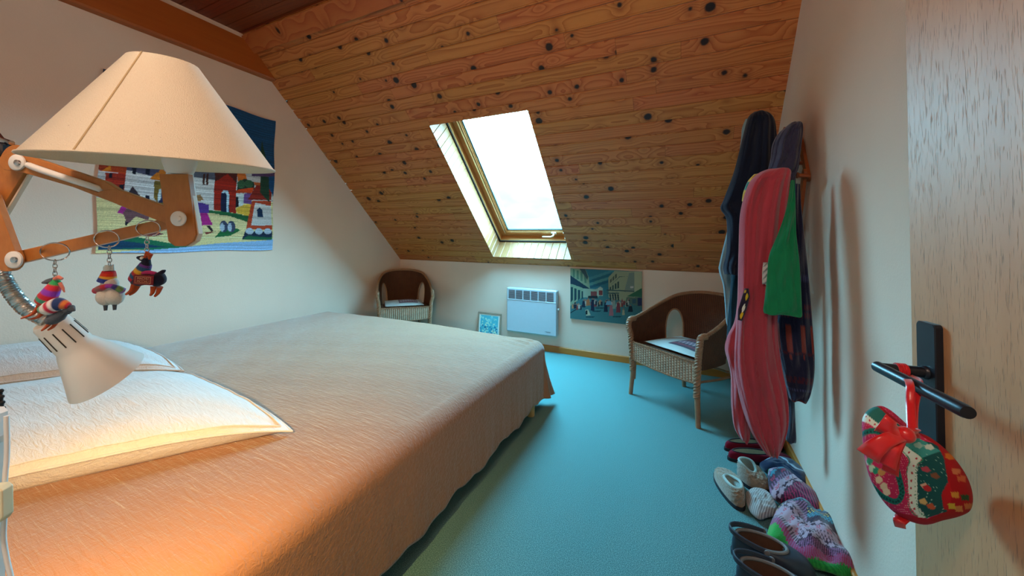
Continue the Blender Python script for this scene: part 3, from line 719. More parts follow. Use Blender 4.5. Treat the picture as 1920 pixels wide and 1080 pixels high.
b = MB(); b.grid(lambda u, v: (px0+(px1-px0)*u, D-.0205, pz0+(pz1-pz0)*v), PW, PH, colfn=samp(A)); obj('painted_face', b, m_paint, pt, False)
b = MB(); b.box(((px0+px1)/2, D-.0105, (pz0+pz1)/2), (px1-px0, .018, pz1-pz0)); obj('board', b, plain('board_edge', (92, 108, 100), .8), pt, False)

# small framed picture on the floor against the far wall
fp = thing('framed_picture', 'small framed blue floral picture standing on the floor beside the heater', 'picture', (-2.16, D-.07, 0))
ft = .09; fw, fh = .325, .375
ca, sa = math.cos(ft), math.sin(ft); o_ = np.array((-2.155, D-.017-.033-.012, 0.0)); AX = np.array((1, 0, 0.)); AY = np.array((0, sa, ca)); AZ = np.cross(AX, AY)
o_ = np.array((-2.155, D-.016-fh*sa-.012, .002))
b = MB(); fr_ = .022
for cx_, cy_, w_, h_ in ((0, fr_/2, fw, fr_), (0, fh-fr_/2, fw, fr_), (-fw/2+fr_/2, fh/2, fr_, fh-2*fr_), (fw/2-fr_/2, fh/2, fr_, fh-2*fr_)): b.box(o_+AX*cx_+AY*cy_, (w_, h_, .014), [AX, AY, AZ], .003)
obj('picture_frame', b, veneer('frame_wood', (176, 150, 130), (140, 116, 98), (50, 50, 50), pores=False), fp, False)
A = raster(80, 96, (70, 176, 190)); pr = random.Random(5)
rect(A, 0, 0, 80, 96, (222, 226, 218)); rect(A, 5, 5, 75, 91, (84, 178, 192))
for k in range(160):
    x, y = 6+pr.random()*66, 8+pr.random()*80; c = pr.choice([(180, 220, 204), (214, 228, 196), (44, 120, 156), (32, 96, 130), (96, 190, 196)]) if y > 40 else pr.choice([(110, 196, 208), (160, 214, 204), (84, 178, 196), (196, 222, 196)])
    ell(A, x, y, 1.5+pr.random()*3, 1.5+pr.random()*3, c)
b = MB(); b.grid(lambda u, v: o_+AX*(-fw/2+fr_+(fw-2*fr_)*u)+AY*(fr_+(fh-2*fr_)*v)+AZ*.001, 80, 96, colfn=samp(A)); obj('print', b, m_paint, fp, False)

# ------------------------------------------------------------------ woven tapestry on the left wall
ty0, ty1, tz0, tz1 = 1.085, 2.335, 1.165, 2.44
def toT(x, y): p = hit(x, y, 0, L+.012); return ((p[1]-ty0)/(ty1-ty0), (p[2]-tz0)/(tz1-tz0))
TW, TH = 300, 300; A = raster(TW, TH, (20, 74, 122)); cv = canvas_from_photo(TW, TH, toT)
def tp(P, c, z=None): poly(A, cv([z(*q) for q in P] if z else P), c)
za = lambda a, c: (160+a/6., 300+c/6.)              # two enlargements of the photo
zb_ = lambda a, c: (360+a/6., 300+c/6.)
tp([(0, 60), (200, 100), (200, 300), (520, 330), (520, 700), (0, 700)], (206, 200, 196))
tp([(170, 100), (290, 200), (290, 320), (170, 320)], (70, 76, 96)); tp([(300, 150), (420, 260), (300, 320)], (48, 92, 70))
tp([(176, 372), (400, 372), (515, 380), (515, 460), (176, 480)], (222, 206, 150))                                     # ochre ground
tp([(95, 60), (470, 60), (470, 340), (400, 340), (95, 330)], (196, 194, 196), za); tp([(170, 130), (290, 50), (470, 60), (460, 160)], (166, 60, 22), za)
tp([(100, 45), (300, 60), (170, 130), (100, 80)], (150, 50, 24), za); tp([(190, 130), (280, 60), (290, 130)], (208, 124, 30), za)
tp([(230, 150), (455, 160), (450, 350), (235, 330)], (160, 44, 28), za); tp([(270, 155), (310, 160), (305, 212), (270, 208)], (24, 20, 36), za); tp([(395, 290), (450, 280), (440, 350), (385, 350)], (26, 22, 40), za)
tp([(455, 70), (900, 95), (900, 520), (450, 470)], (204, 202, 204), za); tp([(455, 75), (880, 100), (870, 215), (460, 120)], (74, 74, 100), za)
for x in (520, 670): tp([(x, 85), (x+50, 85), (x+45, 170), (x+5, 160)], (18, 18, 38), za)
tp([(720, 215), (850, 95), (900, 130), (890, 240)], (196, 110, 28), za); tp([(780, 235), (890, 240), (930, 500), (820, 490), (780, 420)], (120, 96, 40), za); tp([(850, 330), (930, 300), (935, 480), (830, 480)], (46, 42, 80), za); tp([(835, 330), (870, 320), (860, 430), (820, 490)], (200, 212, 220), za)
tp([(500, 370), (540, 300), (590, 360), (620, 400), (600, 430), (500, 390)], (60, 44, 52), za); tp([(690, 400), (730, 400), (730, 470), (690, 450)], (24, 24, 44), za)
tp([(360, 600), (420, 520), (470, 540), (430, 620)], (176, 44, 140), za); tp([(420, 600), (480, 540), (580, 560), (720, 640), (700, 680), (560, 640), (500, 700), (440, 740), (450, 690)], (116, 78, 84), za)
tp([(435, 700), (475, 705), (460, 745), (435, 735)], (26, 22, 40), za); tp([(640, 810), (760, 800), (880, 830), (760, 860), (650, 850)], (110, 52, 60), za)
tp([(150, 970), (380, 900), (560, 870), (1000, 940), (1200, 960), (1200, 1010), (150, 1020)], (26, 106, 76), za); tp([(140, 975), (380, 915), (620, 940), (900, 975), (140, 1025)], (20, 64, 96), za)
tp([(0, 120), (270, 120), (260, 590), (0, 590)], (204, 202, 200), zb_); tp([(20, 120), (270, 125), (260, 230), (20, 190)], (84, 86, 100), zb_)
for x in (125, 163): tp([(x, 160), (x+25, 160), (x+25, 285), (x, 285)], (70, 32, 22), zb_)
tp([(260, 240), (395, 160), (500, 250), (500, 605), (255, 570)], (158, 34, 18), zb_); tp([(255, 140), (500, 140), (500, 260), (395, 165), (260, 250)], (78, 26, 18), zb_)
tp([(335, 600), (340, 370), (370, 345), (420, 360), (430, 600)], (20, 28, 62), zb_); tp([(395, 600), (400, 400), (385, 370), (345, 372), (360, 345), (410, 350), (428, 400), (420, 600)], (176, 206, 224), zb_)
tp([(500, 140), (890, 140), (890, 300), (500, 300)], (190, 186, 184), zb_); tp([(500, 150), (590, 140), (610, 220), (510, 240)], (206, 104, 36), zb_); tp([(510, 250), (590, 210), (690, 250), (700, 330), (640, 370), (510, 340)], (34, 46, 34), zb_)
ell(A, *cv([zb_(550, 275)])[0], 8, 9, (52, 92, 62)); ell(A, *cv([zb_(635, 270)])[0], 9, 9, (52, 92, 62))
tp([(500, 340), (690, 310), (680, 370), (500, 375)], (206, 70, 24), zb_); tp([(500, 385), (580, 385), (580, 520), (500, 520)], (196, 206, 206), zb_); tp([(583, 380), (690, 370), (670, 500), (583, 490)], (110, 72, 134), zb_); tp([(500, 420), (530, 420), (530, 530), (500, 540)], (16, 18, 30), zb_)
tp([(505, 550), (600, 500), (670, 500), (640, 630), (505, 600)], (222, 178, 62), zb_); tp([(190, 570), (500, 605), (640, 630), (620, 700), (440, 640), (200, 600)], (30, 96, 54), zb_)
tp([(630, 450), (720, 280), (895, 290), (895, 450)], (140, 36, 24), zb_); tp([(690, 250), (890, 250), (890, 285), (700, 285)], (196, 96, 44), zb_); tp([(680, 460), (895, 460), (895, 780), (600, 780)], (186, 66, 34), zb_); tp([(715, 480), (895, 515), (895, 735), (660, 735)], (206, 202, 200), zb_); tp([(735, 640), (735, 560), (765, 530), (795, 560), (800, 640)], (20, 44, 76), zb_)
tp([(555, 890), (590, 800), (895, 800), (895, 890)], (24, 40, 66), zb_); tp([(560, 895), (620, 850), (895, 870), (895, 895)], (26, 90, 60), zb_)
for x in (640, 745, 845): ell(A, *cv([zb_(x, 800)])[0], 9, 7, (176, 190, 206))
tp([(250, 880), (320, 800), (480, 770), (545, 790), (420, 860)], (30, 104, 58), zb_)
for x in (355, 440): ell(A, *cv([zb_(x, 755)])[0], 8, 12, (56, 66, 92)); ell(A, *cv([zb_(x-20, 765)])[0], 4, 9, (170, 186, 204))
tp([(70, 470), (205, 510), (200, 600), (90, 590)], (84, 54, 140), zb_); tp([(100, 600), (180, 600), (230, 740), (110, 740)], (176, 34, 130), zb_); tp([(60, 400), (110, 395), (150, 460), (70, 460)], (150, 110, 70), zb_); tp([(160, 745), (200, 745), (235, 800), (215, 815)], (40, 26, 36), zb_); tp([(130, 820), (260, 810), (160, 845)], (130, 46, 44), zb_)
tp([(175, 478), (520, 448), (520, 470), (175, 500)], (142, 178, 218)); tp([(200, 476), (330, 464), (330, 470), (200, 482)], (142, 178, 218))
tp([(440, 210), (520, 210), (520, 380), (490, 330), (440, 280)], (20, 76, 124)); tp([(487, 300), (492, 262), (500, 300), (506, 380), (487, 360)], (30, 62, 44)); tp([(470, 296), (520, 318), (520, 330), (470, 330)], (84, 58, 96))
nz = np.random.default_rng(1); A = np.clip(A*(1+.10*nz.standard_normal((TH, 1, 1)))*(1+.05*nz.standard_normal((TH, TW, 1))), 0, 255)
def tap(u, v):
    return (L+.014+.006*math.sin(u*9)*math.sin(v*2+.5)+.0016*math.sin(v*2*PI*60), ty0+(ty1-ty0)*u+.006*math.sin(v*14), tz0+(tz1-tz0)*v+.012*math.sin(u*11+1)*(v if v > .5 else .4*(1-v)))
b = MB(); b.grid(tap, TW, TH, colfn=samp(A)); o = obj('tapestry', b, m_woven); tag(o, 'woven wool tapestry of a village scene hanging on the left wall', 'tapestry')
# ------------------------------------------------------------------ swing-arm wooden lamp
def capsule(p1, p2, r1, r2=None, n=12, half=None):
    r2 = r1 if r2 is None else r2
    p1, p2 = np.array(p1, float), np.array(p2, float); d = (p2-p1)/np.linalg.norm(p2-p1); q = np.array((-d[1], d[0])); out = []
    a0 = math.atan2(q[1], q[0])
    for k in range(n+1): t = a0+PI*k/n; out.append(p1+r1*np.array((math.cos(t), math.sin(t))))
    for k in range(n+1): t = a0+PI+PI*k/n; out.append(p2+r2*np.array((math.cos(t), math.sin(t))))
    return out
def plate(b, P, dep, thick):                         # P in photo-scale units on the lamp's own plane
    o = at(CX, CY, dep); k = dep/F; b.prism([((x-CX)*k, -(y-CY)*k) for x, y in P][::-1] if area(P) > 0 else [((x-CX)*k, -(y-CY)*k) for x, y in P], o, r_, u_, thick)
def area(P): return sum(P[i][0]*P[(i+1) % len(P)][1]-P[(i+1) % len(P)][0]*P[i][1] for i in range(len(P)))
SH = np.array((-.6091, .2479, 1.3928)); SN = unit((.0594, -.0639, .9962)); SR, ST, SHH = .1253, .0368, .1308
lamp = thing('swing_arm_lamp', 'wooden swing-arm lamp with a cream fabric cone shade beside the bed', 'lamp', (-.79, .16, 1.25))
g = N('cream_linen'); v = g.coord(scale=(900, 900, 500)); n = g.noise(v, 1., 2, .6); n2 = g.noise(g.coord(), 300, 2).outputs[0]
col = g.mix(n.outputs[0], L4((234, 222, 198)), L4((246, 238, 220))); fl = g.mk('MapRange', {0: n2, 1: .72, 2: .76, 3: 0., 4: .5}).outputs[0]; col = g.mix(fl, col, L4((150, 116, 80)))
g.set(color=col, rough=.9, spec=.1, sheen=1., sheenr=.3); g.bump(n.outputs[0], .0008)
tl_ = g.mk('BsdfTranslucent', {'Color': col}); mx = g.mk('MixShader', {0: .28, 1: g.b.outputs[0], 2: tl_.outputs[0]}); g.lk(mx.outputs[0], g.n['Material Output'].inputs[0]); m_shade = g.m
b = MB(); b.lathe([(SR+(ST-SR)*k/24, SHH*k/24) for k in range(25)]+[(ST-.0012, SHH)]+[(SR+(ST-SR)*k/24-.0018, SHH*k/24) for k in range(24, -1, -1)]+[(SR, 0)], SH, SN, 96); shade = obj('lamp_shade', b, m_shade, lamp)
a_ = np.cross(SN, [1., .2, .1]); a_ /= np.linalg.norm(a_); b_ = np.cross(SN, a_)
def cone_pt(th, h, off=0): r = SR+(ST-SR)*h+off; return SH+SN*SHH*h+r*(math.cos(th)*a_+math.sin(th)*b_)
# the seam: the line on the cone which runs from (139,282) to (270,98) in the photograph
best = min((np.hypot(*((lambda d: (CX+F*(d@r_)/(d@f_)-139, CY-F*(d@u_)/(d@f_)-282))(cone_pt(k*PI/90, 0)-C0))), k) for k in range(180) if (cone_pt(k*PI/90, 0)-SH)@(C0-SH) > 0)[1]*PI/90
b = MB(); b.tube([cone_pt(best+.02*k/20, k/20, .0004) for k in range(21)], .0009, 6); obj('shade_seam', b, plain('seam_tape', (196, 172, 132), .9), shade)
b = MB(); b.tube([cone_pt(2*PI*k/96, .004, 0) for k in range(96)], .0014, 6, closed=True); obj('shade_rim', b, m_shade, shade)
# socket, post, arms
m_edge = plain('pale_edge', (226, 206, 184), .5, var=.03)
def woodpart(name, polys, dep, thick, parent=lamp, mat=m_teak):
    b = MB()
    for P in polys: plate(b, P, dep, thick)
    o = obj(name, b, mat, parent, False); md = o.modifiers.new('bev', 'BEVEL'); md.width = .0007; md.segments = 2; md.limit_method = 'ANGLE'; return o
SD = .500
b = MB(); sc_ = at(338, 326, SD); b.lathe([(0, -.002), (.0135, 0), (.0155, .004), (.0185, .014), (.019, .026), (.0165, .027), (.0165, .05), (0, .05)], sc_, SN, 40); obj('lamp_holder', b, m_white, lamp)
bulb = MB(); bulb.lathe([(0, .05), (.012, .052), (.014, .06), (.024, .08), (.026, .092), (.02, .106), (0, .113)], sc_, SN, 28); g = N('bulb_glass'); g.set(color=(.9, .9, .88, 1), rough=.15); obj('bulb', bulb, g.m, lamp)
woodpart('lamp_post', [[(309, 328), (362, 328), (377, 440), (372, 452), (358, 461), (338, 461), (326, 452)]], SD-.002, .009)
woodpart('post_edge', [[(358, 330), (363, 328), (381, 438), (376, 452), (360, 462), (352, 459)]], SD, .008, mat=m_edge)
# slotted upper arm: two rails and a solid end
woodpart('upper_arm', [[(38, 288), (60, 292), (210, 342), (232, 356), (206, 358), (196, 350), (60, 303), (38, 300)],
                       [(36, 322), (60, 326), (150, 352), (232, 384), (232, 356), (206, 358), (196, 362), (60, 314), (36, 308)],
                       [(231, 356), (335, 393), (345, 402), (335, 425), (231, 384)],
                       [(38, 288), (38, 300), (36, 308), (36, 322), (22, 320), (14, 306), (20, 293)]], SD+.012, .009)
woodpart('lower_arm', [capsule((34, 485), (336, 416), 11.5, 10)], SD+.022, .009)
woodpart('rear_arm', [capsule((44, 300), (-60, 470), 26, 26)], SD+.026, .009); woodpart('rear_arm_edge', [[(60, 328), (64, 328), (-32, 490), (-36, 488)]], SD+.026, .006, mat=m_edge)
woodpart('front_arm', [capsule((27, 487), (-14, 372), 21, 19)], SD+.010, .009); woodpart('front_arm_edge', [[(-4, 376), (0, 374), (42, 470), (38, 474)]], SD+.012, .006, mat=m_edge)
for (x, y, r, dd) in ((34, 305, 15, .002), (28, 487, 16, .0005), (336, 410, 13.5, -.019)):
    b = MB(); k = SD/F; b.lathe([(0, 0), (r*k, 0), (r*k, .0022), (r*k*.85, .0034), (0, .0034)], at(x, y, SD+dd), -f_, 32); w_ = obj('washer', b, m_white, lamp)
    b = MB(); b.lathe([(0, 0), (r*k*.38, 0), (r*k*.34, .0022), (0, .003)], at(x, y, SD+dd-.0034), -f_, 20); obj('screw', b, m_chrome if x < 300 else m_white, w_)
b = MB(); b.tube(catmull([at(46, 306, SD+.012), at(70, 316, SD-.002), at(130, 336, SD-.003), at(180, 352, SD+.002), at(202, 360, SD+.018)], 10), .0042, 12); obj('cable', b, m_white, lamp)
b = MB(); b.box(at(4, 284, SD+.03), (.030, .022, .030), [r_, u_, f_], .004); obj('wall_clamp', b, m_black, lamp)
b = MB(); b.tube([at(2, 284, SD+.035), np.array((-1.02, .04, 1.40)), np.array((-1.05, -.10, 1.40)), np.array((-1.05, NEAR+.004, 1.40))], .009, 14); b.lathe([(0, 0), (.04, 0), (.04, .008), (0, .010)], (-1.05, NEAR+.001, 1.40), (0, 1, 0), 30); obj('wall_bracket', b, m_black, lamp)
b = MB(); b.tube([at(-6, 250, SD+.03), at(4, 262, SD+.03), at(22, 268, SD+.02)], .0032, 10); obj('clamp_spring', b, m_chrome, lamp)

# ------------------------------------------------------------------ reading lamp on a gooseneck
rl = thing('reading_lamp', 'white metal reading lamp on a chrome gooseneck shining on the near pillow', 'lamp', at(100, 700, .58))
RD = .575; N0, M0 = at(92, 602, RD), at(202, 706, RD+.055); ax_ = unit(M0-N0); Lr = np.linalg.norm(M0-N0)
def outer_prof(d): return [(.0, 0), (.018, 0), (.0205, .004), (.0232, Lr*.42), (.0258, Lr*.46), (.0515, Lr), (.0500, Lr), (.0243, Lr*.47), (.019, Lr*.3), (0, Lr*.3)]
m_rl = N('white_enamel_shade'); m_rl.set(color=L4((232, 226, 216)), rough=.32); m_rl = m_rl.m
b = MB(); b.lathe(outer_prof(0), N0, ax_, 64); rs = obj('lamp_head', b, m_rl, rl)
aa = np.cross(ax_, f_); aa /= np.linalg.norm(aa); bb = np.cross(ax_, aa)
for k in range(12):
    th = k*PI/6; d_ = math.cos(th)*aa+math.sin(th)*bb; b = MB(); b.tube([N0+ax_*(Lr*.12)+d_*.0213, N0+ax_*(Lr*.34)+d_*.0229], .0009, 6); obj('vent_slot', b, plain('vent_gold', (60, 44, 24), .4) if k == 0 else bpy.data.materials['vent_gold'], rs)
b = MB(); neck = catmull([np.array((-1.10, NEAR+.004, 1.24)), np.array((-1.10, -.3, 1.26)), np.array((-1.04, .02, 1.30)), at(-40, 420, RD+.01), at(0, 508, RD+.005), at(22, 548, RD+.003), at(50, 580, RD), at(92, 603, RD)], 26); nn = len(neck)
b.tube(neck, [.0092+.0009*math.sin(i*1.9) for i in range(nn)], 18); obj('gooseneck', b, plain('brushed_chrome', (190, 196, 196), .28, metal=.9, var=.02), rl)
b = MB(); bc = N0+ax_*Lr*.72; b.ball(bc, .014); g = N('lit_bulb'); g.b.inputs['Emission Color'].default_value = (1, .62, .26, 1); g.b.inputs['Emission Strength'].default_value = 60; obj('bulb', b, g.m, rl)
sl = light('reading_bulb_light', 'SPOT', tuple(N0+ax_*(Lr*.93)), 60, (1.0, .70, .25), .02)
sl.data.spot_size = math.radians(120); sl.data.spot_blend = .8
SLX = None
sl.rotation_mode = 'QUATERNION'; sl.rotation_quaternion = Vector([float(q) for q in unit(.35*ax_+.65*unit(np.array((-1.95, .55, .6))-N0))]).to_track_quat('-Z', 'Y')

# ------------------------------------------------------------------ llama key rings hanging on the lower arm
m_ring = m_chrome; KD = SD+.006
def kp(x, y, dz=0.): return at(x, y, KD-dz*KD/F)
def ktube(b, P, R_, n=12, closed=False): b.tube([kp(*p) for p in P], [q*KD/F for q in (R_ if hasattr(R_, '__len__') else [R_]*len(P))], n, closed)
def wool(name, c): return cloth(name, c, bump=.0008, sc=(900, 900, 900), var=.2)
W_OR, W_BK, W_WH, W_GY, W_RD, W_PK, W_GR, W_PU = [wool('wool_'+n_, c) for n_, c in (('orange', (206, 84, 36)), ('navy', (30, 32, 56)), ('white', (226, 222, 212)), ('slate', (82, 88, 98)), ('red', (176, 30, 44)), ('pink', (196, 50, 120)), ('green', (40, 140, 96)), ('purple', (104, 66, 150)))]
m_str = painted('striped_wool', .9, .0006, (900, 900, 900), .2)
def keyring(label, cx_, cy_, rx, ry, chain, loc):
    t = thing('llama_keyring', label, 'keyring', loc, 0, 'llama key rings on the lamp arm')
    b = MB()
    for q in (0, 1): ktube(b, [(cx_+(rx-q*.6)*math.cos(2*PI*k/48), cy_+(ry-q*.6)*math.sin(2*PI*k/48), 9*math.sin(2*PI*k/48+2.2)-2+q*1.3) for k in range(48)], .9, 8, True)
    obj('split_ring', b, m_ring, t)
    b = MB()
    n_ = max(2, int(math.hypot(chain[1][0]-chain[0][0], chain[1][1]-chain[0][1])/7))
    for k in range(n_):
        s_ = (k+.5)/n_; x = chain[0][0]+(chain[1][0]-chain[0][0])*s_; y = chain[0][1]+(chain[1][1]-chain[0][1])*s_
        ktube(b, [(x+4.2*math.cos(q*PI/8)*(1 if k % 2 else .45), y+5*math.sin(q*PI/8), 4*math.cos(q*PI/8)*(.3 if k % 2 else 1)) for q in range(16)], .85, 6, True)
    obj('chain', b, m_ring, t); return t
def stripes(cols):
    def fn(u, v): i = min(len(cols)-1, int(v*len(cols))); return tuple(lin(cols[i]))
    return fn
def ktube_col(b, P, R_, cols, n=20, sub=6):
    P = catmull([kp(*p) for p in P], sub); m_ = len(P); RR = np.interp(np.linspace(0, 1, m_), np.linspace(0, 1, len(R_)), R_)*KD/F
    base = len(b.v); b.tube(P, list(RR), n); 
    for i in range(m_):
        for k in range(n): b.col.append(tuple(lin(cols[min(len(cols)-1, int(i/m_*len(cols)))])))
RB = [(150, 60, 190), (200, 40, 60), (230, 120, 40), (236, 204, 70), (60, 150, 90), (50, 80, 170)]
# 1: llama with slate body and rainbow hood
t = keyring('llama key ring with a slate grey rump and rainbow hood, leftmost on the arm', 103, 472, 28, 17, ((103, 488), (103, 524)), kp(100, 620))
b = MB(); ktube(b, [(126, 582, 0), (112, 592, 1), (100, 598, 1), (93, 602, 0)], [4, 10, 11, 8]); ktube(b, [(126, 582, 0), (135, 578, 0), (140, 583, 0)], [8, 6, 1.5]); obj('body', b, W_GY, t)
b = MB(); ktube_col(b, [(106, 524, 0), (100, 540, 0), (90, 556, 0), (82, 566, 0)], [5, 11, 14, 13], [(60, 170, 100), (214, 50, 70), (150, 60, 190), (196, 40, 60), (60, 150, 120), (190, 50, 40)]); obj('hood', b, m_str, t)
b = MB(); ktube(b, [(80, 530, 0), (90, 528, 1), (102, 525, 1)], [2, 5, 5.5]); obj('head', b, W_GY, t)
b = MB(); ktube(b, [(102, 523, 4), (110, 520, 4), (117, 523, 3)], [3, 4, 2.5]); ktube(b, [(112, 530, 3), (118, 540, 2), (121, 548, 2)], [3, 2.5, 1]); obj('tassel', b, wool('wool_salmon', (226, 130, 110)), t)
b = MB(); ktube_col(b, [(76, 580, 2), (92, 578, 6), (110, 570, 6), (130, 574, 3)], [5, 13, 12, 5], [(40, 150, 110), (60, 170, 120), (230, 230, 226), (200, 40, 70), (230, 220, 220), (40, 60, 110), (214, 120, 60), (190, 40, 60)]); obj('saddle_blanket', b, m_str, t)
for P in (((74, 572, 2), (62, 588, 3), (40, 597, 3)), ((84, 582, -2), (72, 594, -3), (58, 598, -2)), ((98, 602, 2), (88, 612, 3), (78, 620, 3)), ((108, 600, -2), (100, 612, -3), (90, 619, -2))):
    b = MB(); ktube(b, catmull(P, 4), list(np.linspace(4.2, 1.4, 9))); obj('leg', b, W_OR, t)
# 2: white llama seen from behind
t = keyring('fluffy white llama key ring seen from behind, hanging in the middle', 200, 448, 24, 16, ((205, 462), (205, 499)), kp(205, 582))
b = MB(); b.ball(kp(199, 556), np.array((15, 17, 14))*KD/F, 20, [r_, u_, f_]); b.ball(kp(216, 555), np.array((14, 17, 14))*KD/F, 20, [r_, u_, f_]); b.ball(kp(206, 532), np.array((14, 13, 12))*KD/F, 20, [r_, u_, f_]); obj('body', b, W_WH, t)
b = MB(); ktube_col(b, [(204, 508, 0), (203, 518, 0), (200, 528, 0)], [9, 12, 14], [(196, 36, 50), (214, 60, 40), (230, 170, 60), (40, 60, 140), (60, 80, 160)]); obj('scarf', b, m_str, t)
b = MB(); ktube(b, [(204, 497, 0), (204, 508, 1)], [6, 8]); ktube(b, [(197, 508, 0), (195, 499, 0)], [3, 1.4]); ktube(b, [(211, 507, 0), (212, 496, 0)], [3, 1.4]); obj('head', b, wool('wool_ice', (206, 220, 222)), t)
b = MB(); ktube_col(b, [(180, 545, 1), (190, 540, 9), (205, 536, 12), (220, 540, 9), (230, 545, 1)], [6, 6, 3.5, 5, 6], [(196, 40, 70), (150, 90, 90), (190, 40, 60), (160, 60, 170), (60, 60, 130), (120, 150, 90), (150, 120, 190)]); obj('saddle_blanket', b, m_str, t)
for x, y in ((198, 574), (215, 573)):
    b = MB(); ktube(b, [(x, y-4, 2), (x, y+8, 2)], [3.6, 2.6]); obj('leg', b, W_GY, t)
# 3: navy llama with the tag
t = keyring('navy llama key ring with orange legs and a red lettered tag, nearest the lamp post', 278, 428, 23, 15, ((276, 443), (275, 480)), kp(270, 555))
b = MB(); ktube(b, catmull([(250, 528, 0), (262, 525, 0), (280, 523, 0), (296, 524, 0), (308, 528, 0)], 4), list(np.interp(np.linspace(0, 1, 17), [0, .2, .5, .8, 1], [7, 11, 10.5, 14, 5]))); ktube(b, [(298, 514, 0), (306, 509, 0), (310, 507, 0)], [4, 3.6, 1.5]); obj('body', b, W_BK, t)
b = MB(); ktube(b, [(258, 483, 0), (266, 484, 1), (274, 487, 1), (273, 500, 0)], [2.5, 5.5, 7, 9]); obj('head', b, W_BK, t)
b = MB(); b.ball(kp(266, 484, 6), 3.2*KD/F, 12); obj('eye', b, m_white, t)
b = MB(); ktube(b, [(272, 483, 3), (277, 475, 3), (282, 478, 3), (280, 486, 2)], [3, 4.5, 4.5, 2]); obj('tassel', b, W_OR, t)
b = MB(); ktube_col(b, [(274, 495, 0), (268, 506, 0), (258, 518, 0), (250, 526, 0)], [9, 11.5, 12, 9], [(110, 60, 150), (40, 90, 130), (230, 180, 60), (190, 36, 48), (40, 90, 130), (190, 36, 48), (120, 60, 150)]); obj('scarf', b, m_str, t)
b = MB(); ktube(b, [(262, 512, 5), (280, 511, 7), (292, 513, 5)], [3.5, 4, 3.5]); obj('saddle_blanket', b, W_PK, t)
tagpos = kp(269, 525, 15); b = MB(); ta = unit(r_*math.cos(.06)+u_*-math.sin(.06)); tu = unit(u_*math.cos(.06)+r_*math.sin(.06)); kk_ = KD/F
b.box(tagpos, (37*kk_, 18*kk_, .0012), [ta, tu, -f_], .0004); tg_ = obj('tag', b, wool('tag_felt', (134, 34, 44)), t, label='dark red tag lettered MACHU PICCHU')
m_let = wool('tag_thread', (206, 150, 120)); b = MB(); fo = tagpos-f_*.0009
for cx_, cy_, w_, h_ in ((0, 6, 28, .7), (0, -6, 28, .7), (-14, 0, .7, 12), (14, 0, .7, 12)): b.box(fo+ta*cx_*kk_+tu*cy_*kk_, (w_*kk_, h_*kk_, .0006), [ta, tu, -f_])
obj('tag_border', b, m_let, tg_, False)
text_mesh('MACHU', 6.0*kk_, fo+tu*2.6*kk_, ta, tu, m_let, 'tag_lettering', tg_, .0003); text_mesh('PICCHU', 6.0*kk_, fo-tu*2.9*kk_, ta, tu, m_let, 'tag_lettering', tg_, .0003)
for P in (((252, 533, 2), (246, 545, 3), (236, 552, 3)), ((259, 534, -2), (252, 546, -3), (243, 553, -2)), ((288, 537, 2), (286, 548, 3), (282, 554, 3)), ((300, 538, -2), (296, 549, -3), (290, 556, -2))):
    b = MB(); ktube(b, catmull(P, 4), list(np.linspace(5., 1.8, 9))); obj('leg', b, W_OR, t)

# ------------------------------------------------------------------ things at the left edge beside the bed
post = thing('lamp_upright', 'white upright of the wall lamp at the left edge beside the near pillow', 'lamp upright', at(-2, 1000, .42))
b = MB(); plate(b, [(-30, 768), (6, 764), (14, 770), (15, 792), (10, 900), (8, 2600), (-30, 2600)], .42, .012); obj('upright', b, m_white, post, False)
b = MB(); plate(b, [(-30, 762), (8, 762), (15, 770), (15, 812), (6, 828), (-30, 840)], .405, .012); obj('upright_cap', b, m_white, post, False)
sw = thing('cord_switch', 'cream plastic cord switch at the left edge below the near pillow', 'switch', at(0, 970, .40))
b = MB(); plate(b, [(-40, 908), (18, 902), (26, 908), (27, 958), (20, 968), (-40, 974)], .395, .010); o = obj('switch_body', b, m_offw, sw, False); md = o.modifiers.new('b', 'BEVEL'); md.width = .0012; md.segments = 3
b = MB(); b.tube(catmull([at(12, 780, .40), at(13, 850, .40), at(9, 905, .398), at(8, 970, .40), at(7, 1010, .40), at(13, 1050, .40), at(22, 1090, .40), at(30, 1150, .40)], 8), .0022, 10); obj('cord', b, m_white, sw)
bd = thing('bead_string', 'string of small black beads at the left edge above the white upright', 'beads', at(0, 775, .41))
for k in range(7):
    b = MB(); b.ball(at(2-3*(k % 2)+k*.6, 733+k*5.4, .41), .0022, 10); obj('bead', b, m_dark, bd)

# ------------------------------------------------------------------ door
DE = np.array((.3876, 1.0232, 0)); DD = unit((.127, -.992, 0)); DN = np.array((DD[1], -DD[0], 0)); DN = DN if DN[0] < 0 else -DN
door = bpy.data.objects.new('door_1', None); COL.objects.link(door); door.location = [float(q) for q in DE+DD*.41]; door['kind'] = 'structure'; door['label'] = 'oak veneered door standing open against the right wall'
b = MB(); b.box(DE+DD*.41-DN*.019+np.array((0, 0, 1.06)), (.82, .038, 2.08), [DD, -DN, [0, 0, 1]], .0015); o = obj('door_leaf', b, m_door, door, False)
b = MB(); pc = DE+DD*.056
def rr(w, h, r, n=6):
    out = []
    for cx_, cy_, a0 in ((w/2-r, h/2-r, 0), (-w/2+r, h/2-r, PI/2), (-w/2+r, -h/2+r, PI), (w/2-r, -h/2+r, 1.5*PI)):
        for k in range(n+1): out.append((cx_+r*math.cos(a0+PI/2*k/n), cy_+r*math.sin(a0+PI/2*k/n)))
    return out
ZP = 1.030
b.prism(rr(.046, .250, .007), pc+np.array((0, 0, ZP)), -DD, [0, 0, 1], .0001)
def platepoly(off, w, h): return [pc+DN*off+DD*x+np.array((0, 0, ZP+z)) for x, z in rr(w, h, .007)]
b = MB(); P1, P2, P3 = platepoly(0, .046, .250), platepoly(.0095, .046, .250), platepoly(.011, .043, .247); n = len(P1)
